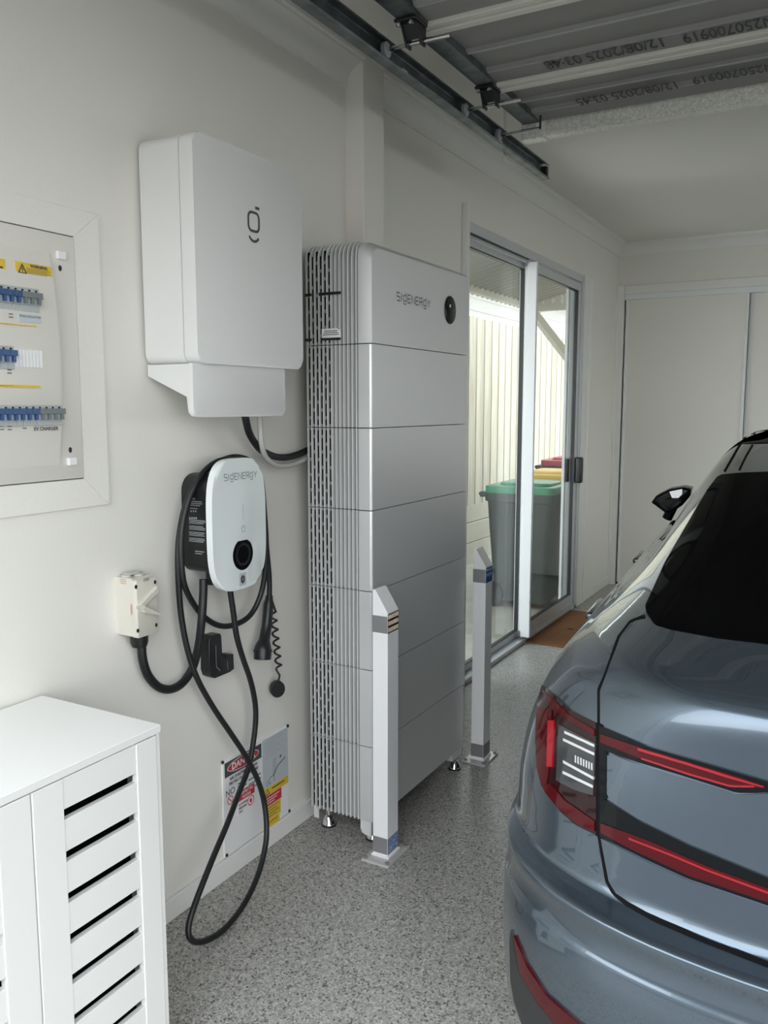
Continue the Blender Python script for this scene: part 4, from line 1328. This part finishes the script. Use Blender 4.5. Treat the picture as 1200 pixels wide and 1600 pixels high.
# ---- doormat
bm = B(); prism(bm, [(-.085, 5.06), (.30, 5.06), (.30, 6.02), (-.085, 6.02)], 0.0, .012, None, .003, 1)
dm = thing('doormat', 'brown coir doormat on the floor inside the glass door', 'doormat', (.1, 5.5, 0))
obj('coir_pile', bm, M['mat_coir'], dm)
bm = B(); box(bm, .06, .10, 5.475, 5.495, .012, .0135); obj('woven_mark', bm, M['black'], dm)

# ---- overhead sectional garage door, open
gd = thing('sectional_garage_door', 'open overhead sectional garage door with cream beads and printed grey panels', 'garage door', (2.2, 2.2, 2.65))
ZP = 2.672
DX0, DX1 = .445, 4.05
j1 = atz(ZP - .014, 740, 23).y
j2 = atz(ZP - .014, 970, 95).y
js = 3.43
pitch = j2 - j1
edges = [j1 - 2 * pitch, j1 - pitch, j1, j2, js]
for i in range(4):
    y0, y1 = edges[i], edges[i + 1]
    bm = B()
    # folded steel profile across the section (y, z)
    L = y1 - y0
    prof = [(y0 + .03, ZP - .020), (y0 + .045, ZP), (y0 + L * .44, ZP), (y0 + L * .455, ZP - .009), (y0 + L * .475, ZP - .009), (y0 + L * .49, ZP), (y0 + L - .135, ZP), (y0 + L - .125, ZP - .012), (y0 + L - .115, ZP - .012), (y0 + L - .03, ZP - .018)]
    up = [(y, ZP + .022) for y, z in (prof[-1], prof[0])]
    ring = prof + up
    va = [bm.verts.new((DX0 + .02, y, z)) for y, z in ring]; vb = [bm.verts.new((DX1, y, z)) for y, z in ring]
    n = len(ring)
    for k in range(n):
        bm.faces.new((va[k], va[(k + 1) % n], vb[(k + 1) % n], vb[k]))
    bm.faces.new(va[::-1]); bm.faces.new(vb)
    bmesh.ops.recalc_face_normals(bm, faces=bm.faces)
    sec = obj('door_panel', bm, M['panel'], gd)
    bm = B()
    for yy in (y0 + L * .455, y0 + L - .125):
        box(bm, DX0 + .07, DX1, yy + .002, yy + .007, ZP - .0135, ZP - .0085)
    obj('panel_rib', bm, M['brk'], sec)
    bm = B(); box(bm, DX0, DX0 + .065, y0 + .02, y1 - .02, ZP - .026, ZP + .024, .001, 1); obj('end_stile', bm, M['steel_dark'], sec)
for j in (edges[1], j1, j2):
    bm = B()
    box(bm, DX0 + .03, DX1, j - .034, j - .004, ZP - .030, ZP - .010, .004, 2)
    o = obj('joint_bead', bm, M['cream'], gd)
    bm = B(); box(bm, DX0 + .03, DX1, j + .001, j + .030, ZP - .034, ZP - .012, .004, 2); box(bm, DX0 + .03, DX1, j - .004, j + .001, ZP - .022, ZP - .010)
    obj('joint_bead', bm, M['cream'], gd)
sb_ = aty(js, 1000, 187.5).z; st_ = aty(js, 1000, 151).z
bm = B(); box(bm, DX0 + .085, DX1, js, js + .003, sb_, st_); box(bm, DX0 + .085, DX1, js, js + .05, sb_ - .002, sb_); box(bm, DX0 + .085, DX1, js, js + .05, st_ - .001, st_ + .001); obj('stiffening_strut', bm, M['galv'], gd)
def print_line(s, pa, pb, zz, parent):
    """date stamp on the panel underside, upside down as seen from the opening"""
    A = atz(zz, *pa); Bq = atz(zz, *pb)
    cx, cy = (A.x + Bq.x) / 2, (A.y + Bq.y) / 2
    wid = abs(A.x - Bq.x)
    bm = B(); mx = frame3((cx, cy, zz), (-1, 0, 0), (0, 1, 0))
    text_bm(bm, s, .105, mx, h=.001, bold=.0009)
    xs = [v.co.x for v in bm.verts]
    k = wid / (max(xs) - min(xs))
    for v in bm.verts: v.co.x = cx + (v.co.x - cx) * k
    return obj('printed_stamp', bm, M['ink'], parent)
zt = ZP - .0165
print_line('12/08/2025 03:48', (852, 100), (1038, 66), zt, gd)
print_line('0N250700919', (1066, 58), (1228, 29), zt, gd)
print_line('12/08/2025 03:45', (903, 160), (1058, 130.5), zt, gd)
print_line('0N250700919', (1082, 126), (1226, 100), zt, gd)
# hinges with roller stems at the joints
for (px, py), big in (((603, 77), True), ((727, 171), True)):
    p = atz(2.598, px, py)
    yy = p.y
    hz = D.objects.new('hinge', None)
    bm = B()
    box(bm, DX0 - .006, DX0 + .066, yy - .07, yy + .012, ZP - .036, ZP - .027, .002, 1)
    for xa in (.004, .052):
        prism(bm, [(yy - .05, ZP - .03), (yy - .014, 2.584), (yy + .014, 2.584), (yy + .018, ZP - .03)], DX0 + xa, DX0 + xa + .006, wallplane(0))
    prism(bm, [(yy - .046, ZP - .03), (yy - .016, 2.602), (yy - .010, 2.602), (yy - .03, ZP - .03)], DX0 + .010, DX0 + .052, wallplane(0))
    h = obj('hinge', bm, M['black'], gd)
    D.objects.remove(hz)
    bm = B()
    for sx in (.005, .045):
        lathe(bm, [(.009, 0), (.009, -.006), (.006, -.009)][::-1], Matrix.Translation((DX0 + sx, yy - .058, ZP - .038)), 10)
    obj('hinge_bolt', bm, M['chrome'], h, 40)
    bm = B(); tube(bm, [(p.x + .002, yy, 2.596), (DX0 + .145, yy, 2.596)], .0065, 10); obj('roller_stem', bm, M['chrome'], h, 40)
    bm = B(); lathe(bm, [(.012, -.007), (.023, -.006), (.023, .006), (.012, .007)], Matrix.Translation((p.x, yy, 2.596)) @ Matrix.Rotation(math.pi / 2, 4, 'Y'), 20); obj('roller_wheel', bm, M['brk'], h, 40)
p = atz(2.592, 779, 213)
bm = B(); box(bm, DX0 - .005, DX0 + .085, js - .045, js + .012, 2.585, ZP - .026, .002, 1)
for k in range(3): box(bm, DX0 + .012 + .022 * k, DX0 + .018 + .022 * k, js - .052, js - .045, 2.59, ZP - .03)
br = obj('corner_bracket', bm, M['galv'], gd)
bm = B(); tube(bm, [(p.x, p.y, 2.596), (DX0 + .10, p.y, 2.596)], .0065, 10); obj('roller_stem', bm, M['chrome'], br, 40)
bm = B(); lathe(bm, [(.012, -.007), (.023, -.006), (.023, .006), (.012, .007)], Matrix.Translation((p.x, p.y, 2.596)) @ Matrix.Rotation(math.pi / 2, 4, 'Y'), 20); obj('roller_wheel', bm, M['brk'], br, 40)
bm = B(); tube(bm, [(DX0 + .105, p.y - .01, 2.59), (DX0 + .105, p.y - .01, 2.64)], .004, 8); obj('bracket_pin', bm, M['black'], br)

tr = thing('door_track', 'galvanised steel overhead track rail hung beside the left cornice', 'track', (.37, 2.4, 2.55))
TX = .352
ye = atz(2.56, 853, 280).y
y00 = .8
bm = B()
ring = [(TX, 2.622), (TX, 2.560), (TX + .004, 2.556), (TX + .036, 2.556), (TX + .040, 2.562), (TX + .038, 2.562), (TX + .034, 2.559), (TX + .006, 2.559), (TX + .003, 2.563), (TX + .003, 2.618), (TX + .006, 2.621), (TX + .030, 2.621), (TX + .033, 2.616), (TX + .035, 2.616), (TX + .033, 2.624), (TX + .004, 2.625)]
va = [bm.verts.new((x, y00, z)) for x, z in ring]; vb = [bm.verts.new((x, ye, z)) for x, z in ring]
for k in range(len(ring)):
    bm.faces.new((va[k], vb[k], vb[(k + 1) % len(ring)], va[(k + 1) % len(ring)]))
bm.faces.new(va); bm.faces.new(vb[::-1])
bmesh.ops.recalc_face_normals(bm, faces=bm.faces)
obj('rail', bm, M['steel_dark'], tr)
bm = B()
for yy in (2.52, 3.30, 3.36): box(bm, TX + .0025, TX + .0038, yy, yy + .035, 2.585, 2.595)
obj('rail_slot', bm, M['ceil'], tr)
bm = B(); box(bm, TX + .005, TX + .035, ye - .03, ye - .005, 2.565, 2.612, .004, 2); obj('end_stop', bm, M['black'], tr)
bm = B(); box(bm, TX - .004, TX - .001, 3.42, 3.45, 2.53, ZC2 - .02); box(bm, TX - .004, TX - .001, 1.5, 1.53, 2.60, ZC1); obj('hanger_strap', bm, M['galv'], tr)

# ================================================================== CAR
CARL = Vector((2.07, 1.28, 0)); CARA = math.radians(5.0)
car = thing('car', 'blue grey fastback car parked with its tail towards the garage opening', 'car', CARL, CARA)
CM = Matrix.Translation(CARL) @ Matrix.Rotation(CARA, 4, 'Z')
CI = CM.inverted()
T = [   # height, half width, rear v, front v, rear corner, front corner, exponent
 (.20, .925, .14, 4.46, .56, .9, 2.9), (.30, .938, .055, 4.55, .53, .9, 3.0), (.42, .940, .015, 4.60, .53, .9, 3.0),
 (.54, .938, -.004, 4.606, .54, .9, 3.0), (.588, .9365, -.0065, 4.605, .55, .9, 3.0), (.600, .9355, -.0060, 4.60, .555, .9, 3.0),
 (.612, .935, -.0030, 4.60, .56, .9, 3.0), (.640, .9345, -.004, 4.59, .56, .9, 3.0), (.668, .9335, -.013, 4.58, .56, .9, 3.0),
 (.678, .933, -.009, 4.578, .56, .9, 3.0), (.686, .932, .020, 4.575, .565, .9, 3.0), (.696, .931, .044, 4.57, .57, .9, 3.0), (.74, .928, .050, 4.53, .56, .9, 3.0),
 (.80, .922, .052, 4.46, .55, 1.0, 3.0), (.88, .906, .054, 4.28, .55, 1.1, 3.0),
 (.96, .876, .048, 3.95, .56, 1.2, 2.9), (1.02, .836, .028, 3.55, .60, 1.2, 2.8), (1.045, .808, .020, 3.35, .63, 1.15, 2.75), (1.060, .792, .018, 3.25, .66, 1.1, 2.7), (1.070, .780, .028, 3.18, .70, 1.05, 2.65),
 (1.085, .765, .066, 3.10, .75, 1.0, 2.6), (1.115, .738, .150, 3.0, .85, 1.0, 2.6), (1.15, .718, .275, 2.92, .95, .9, 2.6),
 (1.21, .690, .46, 2.78, 1.0, .9, 2.6), (1.28, .650, .68, 2.62, .95, .8, 2.6), (1.35, .604, .94, 2.45, .85, .7, 2.6),
 (1.405, .550, 1.24, 2.28, .65, .6, 2.6), (1.435, .490, 1.48, 2.14, .50, .5, 2.6), (1.452, .41, 1.66, 2.05, .30, .3, 2.5), (1.460, .25, 1.78, 1.98, .15, .12, 2.4)]
TA = np.array(T)
def car_levels(n):
    out = []
    for x in np.linspace(0, len(TA) - 1, n):
        i = min(int(x), len(TA) - 2); f = x - i
        p0 = TA[max(i - 1, 0)]; p1 = TA[i]; p2 = TA[i + 1]; p3 = TA[min(i + 2, len(TA) - 1)]
        m1 = (p2 - p0) / 2; m2 = (p3 - p1) / 2
        out.append((2 * f ** 3 - 3 * f ** 2 + 1) * p1 + (f ** 3 - 2 * f ** 2 + f) * m1 + (-2 * f ** 3 + 3 * f ** 2) * p2 + (f ** 3 - f ** 2) * m2)
    return out
def car_outline(L, nr=26, nm=22, nf=14):
    w, b, vr, vf, Lr, Lf, n = L
    e = 2 / n; pts = []
    for i in range(nr + 1):
        a = math.pi / 2 * i / nr
        pts.append((b * math.sin(a) ** e if a > 0 else 0.0, vr + Lr - Lr * max(0, math.cos(a)) ** e, w))
    a0, a1 = vr + Lr, vf - Lf
    for i in range(1, nm): pts.append((b, a0 + (a1 - a0) * i / nm, w))
    e2 = 2 / 2.4
    for i in range(nf + 1):
        a = math.pi / 2 * i / nf
        pts.append((b * max(0, math.cos(a)) ** e2, a1 + Lf * math.sin(a) ** e2, w))
    left = [(-p[0], p[1], p[2]) for p in pts]
    return left + pts[-2:0:-1]
rows = [car_outline(L) for L in car_levels(150)]
WHL = ((.985, .345), (3.72, .345))
def build_body(keep):
    bm = B()
    vs = [[bm.verts.new(p) for p in r] for r in rows]
    n = len(rows[0])
    for i in range(len(rows) - 1):
        for k in range(n):
            q = (vs[i][k], vs[i][(k + 1) % n], vs[i + 1][(k + 1) % n], vs[i + 1][k])
            c = (q[0].co + q[2].co) / 2
            if keep(c): bm.faces.new(q[::-1])
    return bm, vs, n
def arch(c): return abs(c.x) > .6 and any((c.y - v) ** 2 + (c.z - r) ** 2 < .375 ** 2 for v, r in WHL)
bm, vs, n = build_body(lambda c: True)
bm.faces.new(vs[0]); bm.faces.new(vs[-1][::-1])
bmesh.ops.recalc_face_normals(bm, faces=bm.faces)
BV = BVHTree.FromBMesh(bm)
bm.free()
def is_bumper(c): return c.z < .69 and c.y < .75
bm, vs, n = build_body(lambda c: not arch(c) and not is_bumper(c))
bm.faces.new(vs[0]); bm.faces.new(vs[-1][::-1])
bmesh.ops.delete(bm, geom=[v for v in bm.verts if not v.link_faces], context='VERTS')
bmesh.ops.recalc_face_normals(bm, faces=bm.faces)
obj('body_shell', bm, M['paint'], car, 45, True)
bm, vs, n = build_body(lambda c: not arch(c) and is_bumper(c))
bmesh.ops.delete(bm, geom=[v for v in bm.verts if not v.link_faces], context='VERTS')
bumper = obj('rear_bumper', bm, M['paint'], car, 45, True)

CO = CI @ CAM
def carcast(px, py):
    d = (CI.to_3x3() @ ray(px, py)).normalized()
    loc, nor, idx, dist = BV.ray_cast(CO, d)
    if loc is None:
        loc, nor, idx, dist = BV.find_nearest(CO + d * 1.9)
        return loc, nor
    if nor.dot(d) > 0: nor = -nor
    return loc, nor
def resample(pl, n):
    pl = [Vector((p[0], p[1])) for p in pl]
    ds = [0]
    for i in range(len(pl) - 1): ds.append(ds[-1] + (pl[i + 1] - pl[i]).length)
    out = []
    for k in range(n):
        t = ds[-1] * k / (n - 1)
        i = 0
        while i < len(pl) - 2 and ds[i + 1] < t: i += 1
        f = (t - ds[i]) / max(1e-9, ds[i + 1] - ds[i])
        out.append(pl[i].lerp(pl[i + 1], min(1, max(0, f))))
    return out
def skin(name, grid, m, parent, off, thick=.006, both=True, sm=60):
    """mesh from a grid of (location, normal) rows in car coordinates, raised by off, with a skirt"""
    objs = []
    for s in ((1, -1) if both else (1,)):
        bm = B()
        R, Cn = len(grid), len(grid[0])
        f = lambda v: Vector((v.x * s, v.y, v.z))
        V = [[bm.verts.new(f(g[0] + g[1] * off)) for g in r] for r in grid]
        for i in range(R - 1):
            for k in range(Cn - 1):
                q = (V[i][k], V[i][k + 1], V[i + 1][k + 1], V[i + 1][k])
                bm.faces.new(q if s == 1 else q[::-1])
        edge = [(0, k) for k in range(Cn)] + [(i, Cn - 1) for i in range(1, R)] + [(R - 1, k) for k in range(Cn - 2, -1, -1)] + [(i, 0) for i in range(R - 2, 0, -1)]
        A = [bm.verts.new(f(grid[i][k][0] + grid[i][k][1] * off)) for i, k in edge]
        Bv = [bm.verts.new(f(grid[i][k][0] + grid[i][k][1] * (off - thick))) for i, k in edge]
        for i in range(len(edge)):
            j = (i + 1) % len(edge)
            q = (A[i], Bv[i], Bv[j], A[j])
            bm.faces.new(q if s == 1 else q[::-1])
        # outward check on the main sheet
        fc = bm.faces[:] if False else list(bm.faces)
        fc[0].normal_update()
        mid = grid[0][0][1]
        if fc[0].normal.dot(f(mid)) < 0:
            for q in fc: q.normal_flip()
        objs.append(obj(name, bm, m, parent, sm, True))
    return objs
def patch(name, A, Bp, m, off, parent=None, n=24, r=5, bridge=False, thick=.006):
    a = resample(A, n); b = resample(Bp, n)
    grid = []
    for i in range(r):
        row = []
        for k in range(n):
            p = a[k].lerp(b[k], i / (r - 1))
            row.append(carcast(p.x, p.y))
        grid.append(row)
    if bridge:
        for row in grid:
            l0 = row[-1][0]
            u = abs(l0.x)
            mid = []
            for k in range(1, 14):
                uu = -u + 2 * u * k / 14
                z = l0.z
                loc, nor, _, _ = BV.ray_cast(Vector((uu, -1.5, z)), Vector((0, 1, 0)))
                if loc is None: loc, nor = Vector((uu, l0.y, z)), Vector((0, -1, 0))
                if nor.y > 0: nor = -nor
                mid.append((loc, nor))
            row += mid + [(Vector((-g[0].x, g[0].y, g[0].z)), Vector((-g[1].x, g[1].y, g[1].z))) for g in row[::-1]]
        return skin(name, grid, m, parent or car, off, thick, both=False)[0]
    return skin(name, grid, m, parent or car, off, thick)[0]

# tailgate skins
patch('tailgate', [(939.5, 1080), (948.5, 1056), (970, 996), (988, 973), (1012, 968), (1024, 979), (1050, 987), (1120, 1000), (1235, 1014)], [(939.5, 1130), (960, 1139), (1015, 1163), (1107, 1190), (1235, 1227)], M['paint'], .003, bridge=True, n=40, r=14)
patch('tailgate_panel', [(951, 1180), (958, 1178), (984, 1189), (1077, 1217), (1150, 1240), (1175, 1240), (1235, 1236)], [(950.5, 1240), (956, 1251), (1000, 1279), (1077, 1316), (1200, 1366.5), (1235, 1381)], M['paint'], .004, bridge=True, n=32, r=8)
patch('tailgate_lower', [(940, 1309), (1015, 1347), (1077, 1375), (1200, 1417), (1235, 1428)], [(946, 1342), (952.5, 1376), (963, 1395), (981, 1408), (1026, 1433), (1096, 1462.5), (1200, 1503), (1235, 1516)], M['paint'], .003, bridge=True, n=32, r=8)
# shut lines
def shut(A, wpx=2.0, nm='panel_gap', bridge=False, n=40, off=.0012):
    a = [Vector(p) for p in A]
    up, dn = [], []
    for i in range(len(a)):
        t = (a[min(i + 1, len(a) - 1)] - a[max(i - 1, 0)]).normalized()
        q = Vector((-t.y, t.x)) * wpx
        up.append(a[i] + q); dn.append(a[i] - q)
    return patch(nm, up, dn, M['dark'], off, n=n, r=3, bridge=bridge, thick=.003)
shut([(936.5, 1132), (936.5, 1077), (946, 1056), (967, 996), (986, 971.5), (1008, 963)], 2.6)
shut([(938, 1306), (943.5, 1339), (950, 1376), (961, 1397), (979, 1411.5), (1025, 1437), (1095, 1467), (1200, 1508), (1235, 1520)], 4.0, bridge=True)
shut([(1132, 737), (1152, 702), (1171, 672)], 1.4)
shut([(1155, 735), (1165, 714), (1176, 695)], 1.2)
# rear glass and roof glass
patch('rear_window', [(1009, 948), (1040, 880), (1080, 811), (1107, 765), (1124, 743), (1160, 740), (1235, 737.5)], [(1011, 960), (1024, 976), (1050, 984), (1080, 989.5), (1120, 997), (1235, 1011)], M['tint'], .0035, bridge=True, n=40, r=16)
patch('roof_glass', [(1178, 675), (1200, 672), (1235, 669)], [(1160, 693.5), (1200, 692.5), (1235, 692)], M['tint'], .002, n=14, r=6)
# lamp clusters on the rear corners
lamp = patch('tail_lamp', [(840, 1150), (842, 1102), (849, 1071), (870, 1087), (892, 1109), (933.5, 1131)], [(840, 1158), (842, 1197), (849, 1229), (876, 1266), (901, 1288), (933.5, 1304)], M['darklens'], .004, n=40, r=14)
patch('side_lens', [(842, 1104), (841, 1154), (843, 1200), (850, 1227)], [(866, 1110), (864, 1160), (862, 1200), (858, 1226)], M['redlens'], .0062, lamp, n=18, r=5)
patch('upper_lens', [(851, 1080), (870, 1096), (892, 1117), (932, 1140)], [(862, 1104), (876, 1116), (905, 1133), (932, 1150)], M['redlens'], .0062, lamp, n=22, r=4)
patch('lower_lens', [(853, 1226), (864, 1224), (885, 1249), (932, 1282)], [(855, 1237), (876, 1262), (901, 1283), (932, 1298)], M['redlens'], .0062, lamp, n=22, r=4)
patch('brake_strip', [(861, 1127), (860, 1160), (859, 1198)], [(870, 1127), (869, 1160), (867, 1198)], M['redbright'], .0075, lamp, n=12, r=3)
cl = patch('reverse_lens', [(877, 1133), (905, 1147), (934, 1161)], [(873, 1219), (900, 1233), (930, 1242)], M['clearlens'], .0066, lamp, n=18, r=8)
for (x0, y0, x1, y1) in ((887, 1144.5, 933, 1165), (885, 1156, 933, 1178), (885, 1190, 931.5, 1215), (884, 1206, 930.5, 1228)):
    patch('lens_rib', [(x0, y0 - 2), (x1, y1 - 2)], [(x0, y0 + 2.2), (x1, y1 + 2.2)], M['lensrib'], .0078, lamp, n=8, r=3, thick=.003)
for k in range(7):
    x0 = 903 + k * 4.2; y0 = 1180 + k * 1.9
    patch('lens_facet', [(x0, y0), (x0 + 1.8, y0 + .8)], [(x0, y0 + 11), (x0 + 1.8, y0 + 11.8)], M['lensrib'], .0076, lamp, n=3, r=3, thick=.002)
patch('lamp_infill', [(932, 1129), (942, 1133)], [(932, 1305), (942, 1308)], M['dark'], .0030, n=4, r=20)
# light bars across the tailgate
ub = patch('upper_light_bar', [(938.5, 1134), (1015, 1166.5), (1107, 1193), (1235, 1231)], [(938.5, 1170), (984, 1186), (1077, 1214), (1152, 1237.5), (1180, 1238), (1235, 1234)], M['gloss_black'], .0035, bridge=True, n=36, r=6)
patch('bar_lens', [(941, 1147), (1012, 1170), (1138, 1207), (1196, 1225.5)], [(941, 1160), (1002, 1184), (1077, 1209), (1145, 1228.5), (1196, 1228)], M['redlens'], .0055, ub, n=30, r=4)
patch('bar_bright_strip', [(1000, 1168), (1077, 1190), (1138, 1209), (1194, 1226)], [(1000, 1172), (1077, 1194), (1138, 1213), (1194, 1228)], M['redbright'], .0066, ub, n=24, r=3, thick=.003)  # thin strip of brighter red along the bar lens
patch('bar_bright_strip', [(1005, 1183), (1077, 1206), (1144, 1225), (1180, 1225)], [(1005, 1185.5), (1077, 1209), (1144, 1228), (1180, 1227.5)], M['redbright'], .0066, ub, n=24, r=3, thick=.003)
patch('lamp_infill', [(938.5, 1166), (950, 1176)], [(938.5, 1255), (950, 1246)], M['gloss_black'], .0037, n=4, r=8)
lbm = patch('lower_light_bar', [(938.5, 1244), (953, 1253), (1000, 1282.5), (1077, 1320), (1200, 1370.5), (1235, 1385)], [(938.5, 1306), (1015, 1344), (1077, 1372), (1200, 1413), (1235, 1424)], M['gloss_black'], .0035, bridge=True, n=36, r=8)
patch('bar_lens', [(941, 1285), (1015, 1312), (1107, 1352), (1200, 1386), (1235, 1398)], [(941, 1300), (990, 1326), (1077, 1366), (1200, 1407), (1235, 1418)], M['redlens'], .0055, lbm, n=30, r=5, bridge=True)
patch('bar_bright_strip', [(985, 1307), (1050, 1332), (1107, 1356), (1200, 1390), (1235, 1402)], [(985, 1310), (1050, 1335), (1107, 1359), (1200, 1393.5), (1235, 1405.5)], M['redbright'], .0066, lbm, n=30, r=3, thick=.003, bridge=True)
# bumper reflector and lower cladding
patch('bumper_reflector', [(806, 1461), (826, 1509), (857, 1555), (905, 1597), (930, 1615)], [(806.5, 1471), (815, 1520), (843, 1565), (872, 1601), (895, 1620)], M['redlens'], .005, bumper, n=20, r=4)
patch('lower_cladding', [(801, 1452), (803, 1465), (813, 1519), (841, 1565), (870, 1601), (895, 1625)], [(799, 1470), (800, 1530), (806, 1565), (818, 1600), (828, 1620), (850, 1640)], M['cladding'], .004, bumper, n=24, r=6)

# side glass, wheels, mirrors, handles
def sidepatch(name, A, Bp, m, off, n=24, r=6, parent=None):
    a = resample(A, n); b = resample(Bp, n)
    grid = []
    for i in range(r):
        row = []
        for k in range(n):
            p = a[k].lerp(b[k], i / (r - 1))
            loc, nor, _, _ = BV.ray_cast(Vector((-2, p.x, p.y)), Vector((1, 0, 0)))
            if loc is None: loc, nor = Vector((-.5, p.x, p.y)), Vector((-1, 0, 0))
            if nor.x > 0: nor = -nor
            row.append((loc, nor))
        grid.append(row)
    return skin(name, grid, m, parent or car, off)
sidepatch('side_window', [(1.52, 1.20), (1.60, 1.23), (1.72, 1.24)], [(1.50, 1.12), (1.60, 1.08), (1.72, 1.07)], M['tint'], .002)
sidepatch('side_window', [(1.76, 1.24), (2.15, 1.24), (2.66, 1.14)], [(1.76, 1.06), (2.15, 1.055), (2.66, 1.06)], M['tint'], .002)
for v in (.96, 1.74, 2.72):
    sidepatch('panel_gap', [(v, .98), (v + .006, .98)], [(v, .40 if v > 1 else .75), (v + .006, .40 if v > 1 else .75)], M['gloss_black'], .0010, 2, 20)
for s in (-1, 1):
    for v in (1.16, 2.08):
        bm = B(); box(bm, s * .895 - .014, s * .895 + .014, v - .10, v + .10, .925, .95, .010, 3); obj('door_handle', bm, M['paint'], car, 40, True)
    for (v, r_) in WHL:
        bm = B(); mxw = Matrix.Translation((s * .815, v, r_)) @ Matrix.Rotation(math.pi / 2, 4, 'Y')
        lathe(bm, [(.25, -.105), (.325, -.11), (r_, -.09), (r_, .09), (.325, .11), (.25, .105)], mxw, 40); wh = obj('wheel', bm, M['tyre'], car, 40, True)
        bm = B(); lathe(bm, [(.03, s * .085), (.06, s * .095), (.25, s * .10), (.25, s * .06), (.06, s * .06)], mxw, 40); obj('rim', bm, M['silver_dark'], wh, 40, True)
        bm = B()
        tube(bm, [(s * (.932 - .03 * max(0, math.sin(math.radians(a)) - .6)), v + .372 * math.cos(math.radians(a)), r_ + .372 * math.sin(math.radians(a))) for a in range(-22, 203, 9)], .016, 8)
        obj('arch_trim', bm, M['cladding'], car, 40, True)
        bm = B(); lathe(bm, [(.40, -.12), (.40, .10)], Matrix.Translation((s * .80, v, r_)) @ Matrix.Rotation(math.pi / 2, 4, 'Y'), 40); obj('arch_liner', bm, M['dark'], car, 40, True)
dd = CI.to_3x3()
def onv(v, px, py):
    d = dd @ ray(px, py)
    return CO + d * ((v - CO.y) / d.y)
VM = 2.62
poly = [onv(VM, *p) for p in ((1017, 785.5), (1024, 775), (1045, 765), (1067, 761.5), (1080, 764), (1078, 776), (1066, 790), (1050, 801), (1040, 802.5))]
for s in (1, -1):
    pl = [(p.x * s, p.z) for p in poly]
    if s == 1: pl = ccw(pl)
    else: pl = ccw(pl)
    FV = frame3((0, VM, 0), (1, 0, 0), (0, 0, 1))       # normal -v
    bm = B(); prism(bm, pl, -.13, .0, FV, .014, 3); mr = obj('wing_mirror', bm, M['gloss_black'], car, 40, True)
    q = [onv(VM, *p) for p in ((1046, 768), (1066, 764), (1066, 772), (1060, 778), (1050, 778))]
    bm = B(); prism(bm, ccw([(p.x * s, p.z) for p in q]), .0005, .002, FV); obj('mirror_glass', bm, M['chrome'], mr, None, True)
    bm = B(); a = onv(VM, 1045, 801); tube(bm, [(a.x * s + .01 * s, VM + .06, a.z + .02), (s * -.86, VM + .07, a.z - .035)], .022, 10); obj('mirror_arm', bm, M['gloss_black'], mr, 40, True)
bm = B()
a = onv(.0, 100, 100)
obj('underbody', box(bm, -.78, .78, .35, 4.3, .17, .30), M['cladding'], car, None, True)
